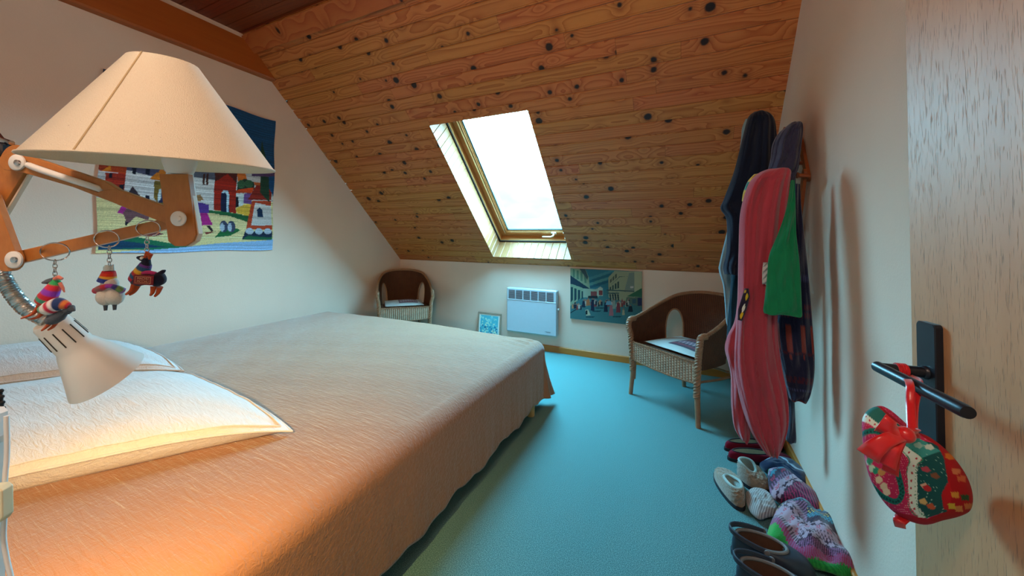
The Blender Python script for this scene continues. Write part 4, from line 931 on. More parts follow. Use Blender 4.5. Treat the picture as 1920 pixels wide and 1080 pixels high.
b.add(P1+P2+P3, [tuple(range(2*n, 3*n))]+[(i+k*n, (i+1) % n+k*n, (i+1) % n+(k+1)*n, i+(k+1)*n) for k in (0, 1) for i in range(n)]); obj('handle_plate', b, m_black, door, False)
hz_ = np.array((0, 0, 1.066)); hp = pc+hz_
b = MB(); b.lathe([(0, .010), (.012, .010), (.0115, .014), (.0095, .016), (.0095, .072), (0, .072)], hp, DN, 28)
n1 = hp+DN*.074-DD*.004; b.tube([n1-DD*.006, n1-DD*.004, n1+DD*.19, n1+DD*.196], [.005, .0098, .0098, .0085], 28); obj('door_handle', b, m_black, door)

# ------------------------------------------------------------------ hanging heart of Christmas fabric
hrt = thing('heart_cushion', 'stuffed Christmas fabric heart with a red satin bow hanging from the black door handle', 'ornament', at(1716, 985, .62))
OD = .60; Q = [(1617, 800), (1619, 782), (1630, 768), (1650, 761), (1668, 768), (1690, 786), (1712, 806), (1740, 818), (1768, 838), (1795, 866), (1815, 898), (1824, 930), (1820, 956), (1800, 968), (1768, 976), (1738, 984), (1708, 978), (1685, 966), (1664, 948), (1645, 922), (1630, 890), (1621, 850)]
Qc = catmull([(*q, 0) for q in Q+Q[:1]], 5)[:-1]
SC_ = 3; ox, oy = 1600, 750; A = raster(240*SC_, 250*SC_, (196, 44, 96))
hq = lambda a, c: ((a/4.32)*SC_, (c/4.32)*SC_)
def hp_(P, c): poly(A, [hq(*q) for q in P], c)
for yy in range(0, 1080, 17):
    for xx in range(0, 1037, 17): ell(A, *hq(xx+(8 if (yy//17) % 2 else 0), yy), 1.6, 1.6, (240, 170, 190))
hp_([(40, 150), (100, 60), (230, 60), (350, 170), (430, 240), (300, 300), (100, 160)], (34, 110, 106))
hp_([(70, 170), (110, 110), (260, 220), (300, 260), (260, 270), (170, 210)], (214, 236, 230))
def rope(P, w, c1, c2):
    P = catmull([(*q, 0) for q in P], 12)
    for i, p in enumerate(P): ell(A, *hq(p[0], p[1]), w*SC_/4.32, w*SC_/4.32, c1)
    for i, p in enumerate(P[::2]): ell(A, *hq(p[0]+(9 if i % 2 else -9), p[1]+4), w*.35*SC_/4.32, w*.35*SC_/4.32, c2)
rope([(50, 350), (70, 300), (130, 275), (230, 270), (300, 300), (340, 380), (390, 520), (430, 660), (440, 760), (390, 820), (310, 800), (240, 760), (160, 690)], 24, (26, 120, 112), (16, 70, 72))
hp_([(370, 340), (480, 320), (700, 360), (760, 480), (800, 660), (780, 900), (620, 950), (540, 860), (545, 600), (600, 490), (420, 400)], (18, 84, 88))
hp_([(400, 330), (560, 320), (730, 420), (600, 480), (440, 400)], (60, 160, 160))
for yy in range(330, 950, 24):
    for xx in range(560, 800, 24): ell(A, *hq(xx+(12 if (yy//24) % 2 else 0), yy), 1.2, 1.2, (170, 220, 210))
hp_([(360, 350), (390, 330), (600, 480), (570, 540), (560, 860), (620, 950), (560, 950), (500, 870), (490, 600), (510, 500)], (216, 238, 232)); 
for P in (((372, 345), (420, 400), (505, 495), (487, 600), (490, 860), (540, 940)), ((395, 330), (600, 482), (560, 560), (553, 860), (620, 950))): rope(P, 5, (30, 140, 110), (30, 140, 110))
for x, y in ((405, 370), (445, 402), (500, 440), (560, 485), (540, 545), (528, 600), (520, 660), (514, 720), (510, 775), (515, 830), (530, 880), (130, 145), (170, 180), (220, 215)): ell(A, *hq(x, y), 6, 6, (176, 36, 64))
for x, y, c in ((630, 570, (170, 70, 90)), (700, 620, (120, 80, 60)), (620, 700, (206, 170, 150)), (640, 720, (176, 40, 50)), (600, 820, (206, 180, 120)), (660, 860, (190, 90, 60)), (560, 380, (150, 200, 196)), (640, 390, (196, 220, 214))): hp_([(x-34, y-12), (x+10, y-26), (x+40, y+8), (x+16, y+26), (x-20, y+16)], c)
for x, y, c in ((160, 510, (206, 200, 186)), (190, 560, (196, 226, 206)), (230, 580, (40, 150, 120)), (170, 500, (60, 160, 130)), (250, 650, (222, 206, 176)), (290, 700, (222, 206, 176)), (310, 745, (230, 214, 190)), (280, 590, (206, 150, 90)), (240, 400, (190, 130, 80))): ell(A, *hq(x, y), 24, 20, c)
side = [(470, 250), (560, 290), (700, 380), (760, 480), (800, 660), (780, 900), (620, 960), (700, 1010), (1040, 900), (1040, 300), (700, 200)]
hp_(side, (166, 20, 32)); hp_([(810, 650), (750, 770), (755, 880), (800, 900), (830, 760)], (186, 24, 36))
for x, y, c in ((790, 460, (206, 120, 40)), (850, 580, (200, 120, 80)), (890, 640, (196, 100, 60)), (920, 790, (30, 80, 50)), (870, 880, (206, 140, 80)), (940, 860, (196, 120, 70)), (820, 860, (206, 180, 60)), (850, 770, (206, 150, 60))): hp_([(x-30, y-20), (x+26, y-24), (x+30, y+24), (x-22, y+22)], c)
hp_([(130, 30), (240, 60), (430, 220), (350, 180), (230, 70)], (150, 30, 46)); hp_([(300, 880), (400, 910), (620, 960), (700, 1000), (500, 1010), (330, 920)], (170, 24, 50))
def inflate(b, P3, pxy, nrm_, hu, hd, colfn=None, rings=26, pw=2.3, nz_=0., seed=0., wob=None):
    P3 = np.array(P3); c3 = P3.mean(0); px_ = np.array(pxy, float); cp = px_.mean(0); n = len(P3); nrm_ = unit(nrm_)
    for sg, hh in ((1, hu), (-1, hd)):
        vs = []; col = []; uv = []
        for i in range(rings+1):
            rho = math.sin(i/rings*PI/2); off = hh*max(0, 1-rho**pw)**.5
            for k in range(n):
                d = nz_*math.sin(k*2*PI/n*5+seed+rho*4)*math.sin(rho*9+seed)*(1-rho)*rho*4; q = cp+(px_[k]-cp)*rho
                w_ = wob(q[0], q[1]) if wob else 0.
                vs.append(c3+(P3[k]-c3)*rho+nrm_*sg*(off+(d+w_)*min(1, (1-rho)*6))); uv.append((q[0]/100, q[1]/100))
                if colfn: col.append(colfn(*q))
        fs = [(i*n+k, i*n+(k+1) % n, (i+1)*n+(k+1) % n, (i+1)*n+k) for i in range(rings) for k in range(n)]
        b.add(vs, [f[::-1] for f in fs] if sg < 0 else fs, uv, col if colfn else None)
Al = lin(A)
def hcol(x, y): return tuple(Al[min(Al.shape[0]-1, max(0, int((y-oy)*SC_))), min(Al.shape[1]-1, max(0, int((x-ox)*SC_)))])
# denser ring of points so that the print shows
Qd = [Qc[int(i)]*(1-(i % 1))+Qc[(int(i)+1) % len(Qc)]*(i % 1) for i in np.linspace(0, len(Qc), 221)[:-1]]
inw = unit(C0-at(1716, 880, 1)+.25*DN)
b = MB(); inflate(b, [at(q[0], q[1], OD+.05*(q[0]-1716)/100*-.3) for q in Qd], [(q[0], q[1]) for q in Qd], inw, .048, .045, hcol, 80, 2.2, .0)
obj('stuffed_heart', b, painted('printed_cotton', .7), hrt)
g = N('red_satin'); g.set(color=L4((196, 14, 26)), rough=.28, sheen=.3); m_satin = g.m
def ribbon(b, P, w, wdir=None):
    P = catmull(P, 8); vs = []
    for i, p in enumerate(P):
        t_ = unit(P[min(i+1, len(P)-1)]-P[max(0, i-1)]); s_ = unit(np.cross(t_, unit(C0-p)+np.array((.0, .0, .3*math.sin(i*.4))))); ww = w[0]+(w[1]-w[0])*i/len(P)
        for q in (-1, -.5, 0, .5, 1): vs.append(p+s_*q*ww-inw*.0015*abs(q))
    n = 5; b.add(vs, [(i*n+k, i*n+k+1, (i+1)*n+k+1, (i+1)*n+k) for i in range(len(P)-1) for k in range(n-1)])
OF = .545
b = MB(); hk = hp+DN*.045; ribbon(b, [at(1710, 812, OF+.01), at(1707, 760, .585), at(1704, 715, .61), hk+np.array((-.0, 0, -.012))+DN*.004], (.0055, .0045)); ribbon(b, [at(1712, 812, OF+.01), at(1714, 760, .59), at(1722, 715, .62), hk+np.array((0, 0, -.010))-DN*.01], (.0045, .0055))
b.tube([hk+DD*.0108*math.cos(2*PI*k/24)+np.array((0, 0, .0108*math.sin(2*PI*k/24))) for k in range(24)], .0012, 6, closed=True)
for dd in (-.006, -.003, 0, .003, .006): b.tube([hk+DN*dd+DD*.0106*math.cos(2*PI*k/24)+np.array((0, 0, .0106*math.sin(2*PI*k/24))) for k in range(24)], .0018, 6, closed=True)
o = obj('ribbon_loop', b, m_satin, hrt); 
b = MB(); ribbon(b, [at(1698, 816, OF-.005), at(1675, 806, OF-.01), at(1650, 792, OF-.004)], (.008, .015)); ribbon(b, [at(1698, 816, OF-.006), at(1670, 822, OF-.016), at(1640, 840, OF-.012), at(1626, 856, OF-.002)], (.006, .013)); ribbon(b, [at(1690, 818, OF-.008), at(1672, 840, OF-.018), at(1658, 872, OF-.012)], (.006, .012)); ribbon(b, [at(1692, 820, OF-.008), at(1676, 850, OF-.012), at(1668, 888, OF-.006)], (.005, .009))
b.ball(at(1697, 815, OF-.006), .011, 14); ribbon(b, [at(1697, 815, OF-.008), at(1710, 812, OF-.01), at(1722, 812, OF+.002)], (.007, .006)); o = obj('bow', b, m_satin, hrt)
b = MB(); ribbon(b, [at(1694, 968, OD), at(1686, 978, OD-.004), at(1688, 990, OD)], (.008, .006)); obj('ribbon_end', b, m_satin, hrt)
for o in hrt.children:
    if o.name.startswith(('ribbon', 'bow')): md = o.modifiers.new('t', 'SOLIDIFY'); md.thickness = .0009
# ------------------------------------------------------------------ coat rack and clothes on the right wall
XW = R-.004
def onw(px, py, off=.02): return hit(px, py, 0, R-off)
rack = thing('coat_rack', 'folding wooden peg rack on the right wall behind the hanging clothes', 'coat rack', (R-.02, 2.35, 1.50))
def wplank(b, p, q, w, off, th):
    p, q = onw(*p, off), onw(*q, off); d = unit(q-p); s = unit(np.cross(d, (1, 0, 0))); L_ = np.linalg.norm(q-p)
    b.prism(capsule((0, 0), (L_, 0), w/2), p-np.array((th, 0, 0))*0, d, s, th if np.cross(d, s)[0] < 0 else -th)
m_rack = veneer('rack_wood', (164, 88, 40), (128, 62, 26), sc=(60, 60, 60), pores=False)
for p, q, off in (((1499, 240), (1518, 332), .004), ((1512, 325), (1494, 470), .020), ((1478, 300), (1499, 240), .020), ((1478, 300), (1494, 470), .004)):
    b = MB(); wplank(b, p, q, .045, off, .014); obj('slat', b, m_rack, rack, False)
for p, l in (((1499, 244), .07), ((1516, 330), .05), ((1505, 306), .09), ((1496, 440), .08), ((1480, 300), .10)):
    b = MB(); b.lathe([(0, 0), (.010, 0), (.010, l-.012), (.015, l-.008), (.015, l), (0, l+.003)], onw(*p, .02), (-1, 0, .15), 20); obj('peg', b, m_rack, rack)

def garment(b, rows, Y, d, folds=(5, .18), seed=0., colfn=None, n=110, sub=9, lean=0.):
    """rows (photo height, left, right) give the garment's outline in the vertical plane y=Y; it is a closed, folded cloth of depth d"""
    P = []
    for py, xl, xr in rows:
        a, c = hit(xl, py, 1, Y), hit(xr, py, 1, Y); P.append((a[0], c[0], (a[2]+c[2])/2))
    P = catmull(P, sub); m_ = len(P); vs = []; col = []; uv = []
    for i, (xa, xb, z) in enumerate(P):
        t_ = i/(m_-1); w = (xb-xa)/2; c = (xa+xb)/2; dd = d*(min(1, .25+t_*5))*(1-.15*t_)*min(1, w/.035+.3)
        grow = min(1, t_*3+.15)
        for k in range(n):
            th = 2*PI*k/n; s_ = math.sin(th); cth = math.cos(th)
            f = 1+grow*(folds[1]*math.sin(th*folds[0]+seed+1.6*math.sin(t_*3+seed))+folds[1]*.45*math.sin(th*(folds[0]*2+1)+seed*2+t_*5))
            f += grow*folds[1]*1.1*(abs(math.sin(th*(folds[0]+1.5)+seed*3+2.2*math.sin(t_*4+seed)))**.6-.6)+grow*.06*math.sin(t_*38+th*6+seed)*math.sin(t_*9+seed)
            x = c+w*cth*(1-.02*(f-1)); yy = Y+lean*t_+dd*.5*s_*f+.006*math.sin(t_*23+cth*4+seed)*s_
            x = min(x, R-.006)
            vs.append((x, yy, z+.004*math.sin(th*folds[0]+seed)*t_)); uv.append((k/n, t_))
            if colfn: col.append(colfn(k/n, t_))
    fs = [(i*n+k, i*n+(k+1) % n, (i+1)*n+(k+1) % n, (i+1)*n+k) for i in range(m_-1) for k in range(n)]+[tuple(range(n))[::-1], tuple((m_-1)*n+k for k in range(n))]
    b.add(vs, fs, uv, col if colfn else None)
def gthing(name, label, cat, rows, Y): p = hit((rows[-1][1]+rows[-1][2])/2, rows[-1][0], 1, Y); return thing(name, label, cat, p)
c_navy = cloth('navy_cotton', (22, 30, 50), bump=.0012, sheen=.12); c_blue = cloth('pale_blue_cotton', (130, 160, 172)); c_plum = cloth('slate_plum_fleece', (58, 58, 84), sheen=.2)
c_rose = cloth('rose_sweatshirt', (176, 62, 76), bump=.0012, sc=(160, 160, 160), var=.05, sheen=.3); c_green = cloth('green_jersey', (24, 128, 82), bump=.0008, sc=(200, 200, 200), var=.05, sheen=.15); c_teal = cloth('dark_teal', (22, 52, 66), sheen=.1); c_grey = cloth('dark_grey_twill', (66, 68, 84))
rows = [(222, 1398, 1420), (240, 1391, 1424), (270, 1388, 1424), (400, 1370, 1420), (490, 1350, 1400), (510, 1348, 1400), (540, 1356, 1396), (600, 1361, 1388), (612, 1363, 1386)]
b = MB(); garment(b, rows, 2.66, .07, (4, .16), 2.); tag(obj('shirt', b, c_blue), 'pale blue shirt peeking out behind the navy jacket on the rack', 'shirt')
rows = [(209, 1414, 1432), (216, 1404, 1444), (232, 1398, 1453), (265, 1390, 1457), (320, 1376, 1462), (372, 1357, 1455), (390, 1351, 1450), (412, 1362, 1445), (470, 1362, 1430), (500, 1356, 1415), (514, 1358, 1408)]
b = MB(); garment(b, rows, 2.45, .13, (5, .2), .4); tag(obj('jacket', b, c_navy), 'dark navy jacket at the top left of the hanging clothes', 'jacket')
rows = [(300, 1425, 1450), (400, 1395, 1425), (470, 1376, 1402), (560, 1368, 1398), (620, 1363, 1392), (650, 1363, 1386), (658, 1366, 1382)]
b = MB(); garment(b, rows, 2.56, .05, (3, .2), 1.2); tag(obj('trousers', b, c_teal), 'dark teal trouser leg hanging below the navy jacket', 'trousers')
rows = [(229, 1484, 1500), (236, 1474, 1504), (250, 1458, 1505), (270, 1448, 1503), (295, 1445, 1500), (318, 1440, 1497), (330, 1440, 1492), (345, 1442, 1488)]
b = MB(); garment(b, rows, 2.32, .12, (6, .22), 3.3); tag(obj('fleece', b, c_plum), 'slate purple fleece hung over the top of the rack above the rose sweatshirt', 'fleece')
rows = [(330, 1482, 1492), (420, 1478, 1494), (540, 1456, 1490), (700, 1466, 1489), (780, 1472, 1491), (822, 1473, 1493), (828, 1476, 1490)]
b = MB(); garment(b, rows, 2.31, .05, (3, .15), 5.); tag(obj('trousers', b, c_grey), 'dark grey trouser leg showing below the patterned pullover', 'trousers')
# dark patterned pullover
def pulcol(u, v):
    base = (26, 28, 56); y = v
    s = int(u*64) % 8; r = int(v*60)
    if 44 < r < 47 or 36 < r < 38: return tuple(lin((70, 22, 40) if (s+r) % 3 else base))
    if 30 < r < 42 and (s in (2, 3, 4)) and abs(s-3)+abs(r-34) < 5: return tuple(lin((134, 48, 36)))
    if r in (26, 28) and s % 2: return tuple(lin((96, 34, 44)))
    if r in (20, 50) and s % 2: return tuple(lin((66, 70, 110)))
    if r > 57: return tuple(lin((84, 26, 36)))
    return tuple(lin(base))
rows = [(345, 1484, 1500), (400, 1482, 1503), (470, 1478, 1511), (540, 1462, 1518), (600, 1456, 1523), (660, 1460, 1527), (705, 1468, 1526), (735, 1476, 1520), (750, 1480, 1512)]
b = MB(); garment(b, rows, 2.17, .075, (4, .13), 1., pulcol, n=150, sub=12); tag(obj('pullover', b, m_knit), 'dark navy knitted pullover with orange motifs nearest the right wall', 'pullover')
# rose sweatshirt with its sleeve, printed lining and print
rows = [(316, 1440, 1478), (322, 1424, 1483), (334, 1410, 1482), (352, 1400, 1480), (400, 1388, 1476), (470, 1385, 1470), (560, 1383, 1460), (620, 1380, 1458), (680, 1377, 1466), (730, 1382, 1476), (780, 1394, 1479), (815, 1408, 1472), (838, 1424, 1464), (849, 1434, 1458)]
sw_ = gthing('sweatshirt', 'rose red sweatshirt hanging down almost to the slippers', 'sweatshirt', rows, 2.08)
b = MB(); garment(b, rows, 2.08, .11, (5, .24), .2, n=160, sub=10); obj('body', b, c_rose, sw_)
rows = [(545, 1384, 1402), (600, 1378, 1402), (632, 1364, 1400), (655, 1359, 1396), (680, 1365, 1392), (705, 1370, 1394), (760, 1371, 1402), (800, 1376, 1406), (820, 1386, 1406), (828, 1393, 1403)]
b = MB(); garment(b, rows, 2.13, .07, (3, .2), 2.2); obj('sleeve', b, c_rose, sw_)
rows = [(326, 1414, 1430), (340, 1402, 1424), (360, 1394, 1412), (378, 1391, 1402)]
yel = raster(20, 30, (206, 168, 52)); rect(yel, 0, 12, 20, 20, (44, 130, 120)); rect(yel, 0, 14, 9, 17, (226, 190, 80))
b = MB(); garment(b, rows, 2.10, .05, (2, .1), 2.2, samp(yel)); obj('hood_lining', b, m_knit, sw_, label='yellow and green printed lining')
pz = raster(30, 40, (38, 26, 48)); ell(pz, 20, 12, 5, 5, (214, 180, 40)); ell(pz, 18, 26, 5, 5, (226, 220, 206)); ell(pz, 17, 34, 7, 4, (220, 176, 30)); rect(pz, 4, 2, 14, 6, (190, 150, 40))
b = MB(); P_ = [(1396, 541, 1404, 541), (1390, 560, 1406, 556), (1384, 580, 1400, 580), (1383, 600, 1392, 602)]
def patch(u, v):
    t_ = (1-v)*3; i = min(2, int(t_)); w_ = t_-i; a = [P_[i][k]*(1-w_)+P_[i+1][k]*w_ for k in range(4)]; return hit(a[0]+(a[2]-a[0])*u, a[1]+(a[3]-a[1])*u, 1, 2.012-.006*math.sin(u*PI))
b.grid(patch, 20, 30, colfn=samp(pz)); o = obj('printed_panel', b, m_knit, sw_, label='black panel with a yellow print'); md = o.modifiers.new('t', 'SOLIDIFY'); md.thickness = .003
rows = [(338, 1483, 1490), (370, 1478, 1491), (400, 1472, 1492), (440, 1458, 1493), (480, 1442, 1498), (520, 1438, 1501), (560, 1434, 1503), (582, 1431, 1504), (590, 1432, 1504)]
gt = gthing('tee_shirt', 'bright green tee shirt hanging in front of the rose sweatshirt', 'tee shirt', rows, 2.0)
b = MB(); garment(b, rows, 1.985, .05, (4, .2), .9); obj('body', b, c_green, gt)
b = MB(); garment(b, [(492, 1431, 1440), (510, 1429, 1441), (532, 1429, 1438)], 2.01, .03, (2, .1), 0); obj('lining', b, cloth('white_lining', (206, 206, 206)), gt, label='scrap of white lining')

# ------------------------------------------------------------------ slippers, socks, hat and clogs on the floor
def shoe(name, label, heel, toe, Wd, hh, ht_, op, mats, group=None, cat='slipper', fur=False, clog=False, zoff=0.):
    """heel, toe floor points; Wd width; hh heel height; ht_ toe height; op (centre, half length, half width) of the opening along the shoe, all in shares"""
    heel, toe = np.array((*heel, 0.)), np.array((*toe, 0.)); ax = unit(toe-heel); ay = np.array((-ax[1], ax[0], 0)); Ls = np.linalg.norm(toe-heel); c = (heel+toe)/2+np.array((0, 0, zoff))
    t = thing(name, label, cat, c, 0, group)
    def wid(x): return Wd/2*(.86+.16*math.sin((x+.35)*1.7))
    def Ocrv(th, k=1.): x = math.cos(th); x = math.copysign(abs(x)**.82, x); return c+ax*(Ls/2*x*k)+ay*(wid(x)*k*math.copysign(abs(math.sin(th))**.82, math.sin(th)))
    def hgt(x): return ht_+(hh-ht_)*(1/(1+math.exp((x+.05)*6)))
    def Ecrv(th, k=1.): x = op[0]+op[1]*math.cos(th)*k; return c+ax*(Ls/2*x)+ay*(Wd/2*op[2]*math.sin(th)*k)+np.array((0, 0, hgt(x)))
    b = MB(); z0 = np.array((0, 0, .014))
    def up(u, v):
        th = 2*PI*u; E_, O_ = Ecrv(th), Ocrv(th)+z0; s = math.sin(v*PI/2); q = E_+(O_-E_)*np.array((s, s, 0)); q[2] = O_[2]+(E_[2]-O_[2])*(max(0, math.cos(v*PI/2))**.75)
        if fur: q = q+np.array((0, 0, .004*math.sin(u*61)*math.sin(v*19)))+ax*.003*math.sin(u*83+v*31)
        return q
    b.grid(up, 72, 20, cu=True)
    def inn(u, v): th = 2*PI*u; q = Ecrv(th, 1-.10*v); q[2] = (1-v)*q[2]+v*(c[2]+.02); return q
    obj('upper', b, mats[0], t)
    b = MB(); b.grid(inn, 72, 10, cu=True); n0 = len(b.v); ring = [Ecrv(2*PI*k/72, .9) for k in range(72)]
    b.add([(q[0], q[1], c[2]+.02) for q in ring], [tuple(range(72))]); obj('insole', b, mats[1], t)
    b = MB(); b.tube([Ecrv(2*PI*k/60) for k in range(60)], .007 if fur else (.0065 if clog else .0035), 8, closed=True); obj('trim', b, mats[2], t)
    b = MB(); P = [Ocrv(2*PI*k/60, 1.03) for k in range(60)]; n = 60; b.add([(q[0], q[1], c[2]) for q in P]+[(q[0], q[1], c[2]+.018) for q in P], [tuple(range(n))[::-1], tuple(range(n, 2*n))]+[(i, (i+1) % n, n+(i+1) % n, n+i) for i in range(n)]); obj('sole', b, mats[3], t, False)
    if clog:
        for k in range(9):
            x = .30+.14*(k//3); y = (k % 3-1)*.22*Wd; th_ = 0
            z = c[2]+.014+(hgt(x)*.98-.014)*max(0, 1-((x-.05)/.93)**2.2)**.5*max(.3, 1-(abs(y)/(Wd*.5))**2)**.5
            b = MB(); b.lathe([(0, 0), (.0062, 0), (.0062, .003), (0, .003)], c*np.array((1, 1, 0))+ax*(Ls/2*x)+ay*y+np.array((0, 0, z-.001)), (0, 0, 1), 14); obj('vent_hole', b, m_dark, t)
        b = MB(); P = [c+ax*(Ls/2*(op[0]+.1-1.08*math.sin(PI*k/20)*.82))+ay*(math.cos(PI*k/20)*Wd*.47)+np.array((0, 0, hgt(-.3)+.004+.012*math.sin(PI*k/20))) for k in range(21)]
        for dz in (-.006, 0, .006): b.tube([p+np.array((0, 0, dz)) for p in P], .0045, 8)
        obj('heel_strap', b, mats[0], t)
        for s in (-1, 1): b = MB(); b.lathe([(0, -.004), (.010, -.004), (.010, .004), (.006, .006), (0, .006)], P[0 if s > 0 else -1]+ay*s*.004, ay*s, 18); obj('rivet', b, mats[2], t)
    return t
fl = lambda x, y, z=.0: tuple(hit(x, y, 2, z)[:2])
m_trimb = cloth('black_trim', (26, 22, 34)); m_ins = cloth('pale_insole', (176, 172, 150)); m_soleb = plain('black_sole', (28, 28, 36), .7)
shoe('slipper', 'dark red felt slipper with black trim, the nearer one under the rose sweatshirt', fl(1366, 862), fl(1484, 866), .105, .055, .05, (-.28, .58, .62), (m_slipred, m_ins, m_trimb, m_soleb), 'dark red slippers')
shoe('slipper', 'dark red felt slipper with black trim, the farther one beside the chair leg', fl(1360, 844), fl(1466, 842), .095, .055, .05, (-.28, .58, .62), (m_slipred, m_ins, m_trimb, m_soleb), 'dark red slippers')
m_fur = cloth('beige_fleece', (150, 128, 106), bump=.003, sc=(140, 140, 140), var=.2, sheen=.5); m_fin = cloth('pale_fleece', (170, 186, 178), bump=.003, sc=(140, 140, 140), sheen=.4)
shoe('fleece_slipper', 'beige fleece slipper lying outermost on the carpet with its toe to the back', fl(1388, 958), fl(1352, 888), .115, .085, .055, (-.28, .52, .58), (m_fur, m_fin, m_fin, m_soleb), 'beige fleece slippers', fur=True)
shoe('fleece_slipper', 'beige fleece slipper standing against the knitted socks with its opening to the back', fl(1385, 893), fl(1438, 925), .115, .105, .06, (-.34, .5, .66), (m_fur, m_fin, m_fin, m_soleb), 'beige fleece slippers', fur=True)
def lump(name, label, cat, Q, h, mat_, colfn=None, seed=0., nz_=.006, group=None, z=0., wob=None, rings=30, dens=120):
    Qc = catmull([(*q, 0) for q in Q+Q[:1]], 6)[:-1]; Qc = [Qc[int(i) % len(Qc)]*(1-(i % 1))+Qc[(int(i)+1) % len(Qc)]*(i % 1) for i in np.linspace(0, len(Qc), dens+1)[:-1]]
    P3 = [hit(q[0], q[1], 2, z+h*.45) for q in Qc]; c = np.array(P3).mean(0)
    t = thing(name, label, cat, (c[0], c[1], z), 0, group); b = MB(); inflate(b, P3, [(q[0], q[1]) for q in Qc], (0, 0, 1), h*.55, h*.45, colfn, rings, 2.6, nz_, seed, wob)
    obj('knitted_body', b, mat_, t); return t
def ribcol(x, y):
    k = .5+.5*math.sin((x*.85+y*.5)*1.5); return tuple(lin((120, 112, 112))*(1-k)+lin((190, 184, 178))*k)
lump('knitted_sock', 'grey ribbed woollen sock between the beige slippers and the big patterned hat', 'sock', [(1398, 926), (1412, 918), (1436, 922), (1452, 940), (1458, 962), (1440, 968), (1424, 972), (1408, 960), (1400, 944)], .06, m_knit, ribcol, 1., .004)
nv = lambda x, y: tuple(lin((24, 34, 66) if abs((x-1440)*.38-(y-868)-6*math.sin(x*.1)) > 1.6 else (176, 190, 206)))
lump('soft_slipper', 'navy soft slipper with a thin white line against the right skirting', 'slipper', [(1424, 872), (1446, 862), (1475, 864), (1500, 878), (1516, 900), (1512, 914), (1490, 906), (1462, 892), (1436, 882)], .09, m_knit, nv, 2., .004)
def fair(bands, dirv, o, step, jit=1.):
    dx, dy = dirv
    def fn(x, y):
        s = ((x-o[0])*dx+(y-o[1])*dy)/step; t_ = ((x-o[0])*-dy+(y-o[1])*dx); i = int(math.floor(s)); w = s-i
        s2 = s+.10*math.sin(t_*1.0)*jit; i = int(math.floor(s2)); w = s2-i
        if i < 0: i = 0
        if i >= len(bands): i = len(bands)-1
        a, c, pat = bands[i]
        if pat == 0: col = a
        elif pat == 1: col = a if (int(t_/2.2) % 2) else c
        elif pat == 2: col = c if abs((t_/9) % 2-1)*.9+.05 > abs(w-.5)*2 else a
        elif pat == 3: col = c if (math.sin(t_*.9)*math.sin(w*9) > .35) else a
        elif pat == 4: col = c if (t_ % 22 < 9 and abs(w-.5) < .33 and (int(t_/2)+int(w*6)) % 2) else a
        return tuple(lin(col))
    return fn
GRN, LPK, MAG, NVY, PLM, WHT, TEA, RED = (44, 156, 66), (146, 92, 130), (160, 40, 86), (26, 26, 58), (56, 20, 46), (180, 150, 166), (50, 130, 150), (190, 40, 70)
lump('slipper_sock', 'patterned knitted slipper sock with a green and lilac cuff beside the navy slipper', 'slipper sock', [(1440, 884), (1456, 880), (1474, 880), (1486, 895), (1510, 915), (1538, 938), (1541, 956), (1534, 966), (1500, 950), (1470, 942), (1448, 930), (1440, 905)], .095, m_knit,
     fair([(GRN, GRN, 0), (LPK, WHT, 1), (PLM, TEA, 2), (NVY, RED, 4), (PLM, LPK, 1), (WHT, RED, 4), (PLM, WHT, 2), (MAG, PLM, 1), (PLM, MAG, 1)], unit2 := tuple(np.array((.42, .9))/np.linalg.norm((.42, .9))), (1440, 878), 9.5), 3., .004, 'patterned knitted slipper socks', dens=170, rings=44)
def wobh(x, y): return .010*math.sin(x*.07+y*.05)+.005*math.sin(x*.16-y*.1)
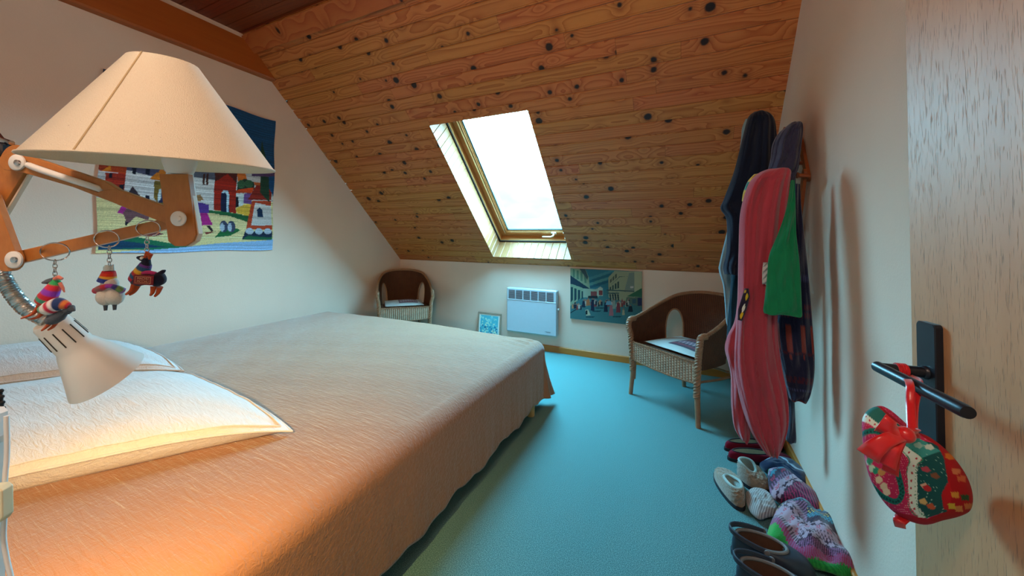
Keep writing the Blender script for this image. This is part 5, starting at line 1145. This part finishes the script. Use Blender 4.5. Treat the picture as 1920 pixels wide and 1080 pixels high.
def hatcol():
    f1 = fair([(PLM, LPK, 1), (LPK, PLM, 1), (NVY, TEA, 2), (NVY, TEA, 3), (NVY, (220, 190, 90), 3), (TEA, NVY, 3), (NVY, PLM, 1), (PLM, WHT, 2), (WHT, RED, 4), (WHT, PLM, 3), (PLM, WHT, 2), (LPK, PLM, 1), (MAG, LPK, 1), (GRN, (30, 130, 60), 1), (GRN, (30, 130, 60), 1)], tuple(np.array((-.28, .96))), (1520, 938), 8.7)
    f2 = fair([(PLM, LPK, 1), (LPK, WHT, 1), (PLM, WHT, 2), (WHT, RED, 4), (WHT, RED, 4), (PLM, WHT, 1), (MAG, LPK, 1), (GRN, (30, 130, 60), 0), (GRN, GRN, 0)], tuple(np.array((-.75, .66))), (1500, 960), 9.)
    def fn(x, y):
        if y > 962 and (x < 1497 or (x < 1515 and y < 1000)): return f2(x, y)
        return f1(x, y)
    return fn
lump('knitted_slipper', 'patterned knitted slipper sock lying flat against the right skirting, nearest the clogs', 'slipper sock', [(1452, 966), (1462, 950), (1484, 942), (1510, 944), (1536, 956), (1562, 972), (1580, 990), (1594, 1020), (1608, 1056), (1614, 1082), (1580, 1078), (1530, 1062), (1495, 1045), (1470, 1030), (1446, 1022), (1438, 1010), (1442, 990)], .10, m_knit, hatcol(), 4., .006, 'patterned knitted slipper socks', wob=wobh, dens=280, rings=80)
m_croc = plain('slate_rubber', (44, 48, 60), .45, var=.06); m_crin = plain('tan_insole', (96, 62, 44), .6, var=.15); m_crtrim = plain('grey_rubber', (120, 112, 108), .55, var=.1)
shoe('clog', 'slate grey rubber clog with a brown inside, the farther one beside the patterned sock', fl(1372, 1035), fl(1530, 1092), .13, .085, .085, (-.26, .62, .74), (m_croc, m_crin, m_crtrim, m_croc), 'slate rubber clogs', 'clog', clog=True)
shoe('clog', 'slate grey rubber clog at the bottom edge of the view, the nearer one', fl(1380, 1092), fl(1560, 1165), .13, .085, .085, (-.26, .62, .74), (m_croc, m_crin, m_crtrim, m_croc), 'slate rubber clogs', 'clog', clog=True)
# added pendant, unseen, that carries the warm fill above and behind the viewpoint
cl = thing('fill_lamp', 'unseen white lamp added as warm fill above the viewpoint', 'lamp', (-.25, -.42, 2.6))
b = MB(); b.tube([(-.25, -.42, CEIL), (-.25, -.42, 2.7)], .004, 8); obj('cord', b, m_white, cl)
b = MB(); b.lathe([(0, 2.72), (.03, 2.72), (.03, 2.70), (.15, 2.66), (.148, 2.655), (.028, 2.69), (0, 2.69)], (-.25, -.42, 0), (0, 0, 1), 40); obj('lamp_shade', b, m_white, cl)
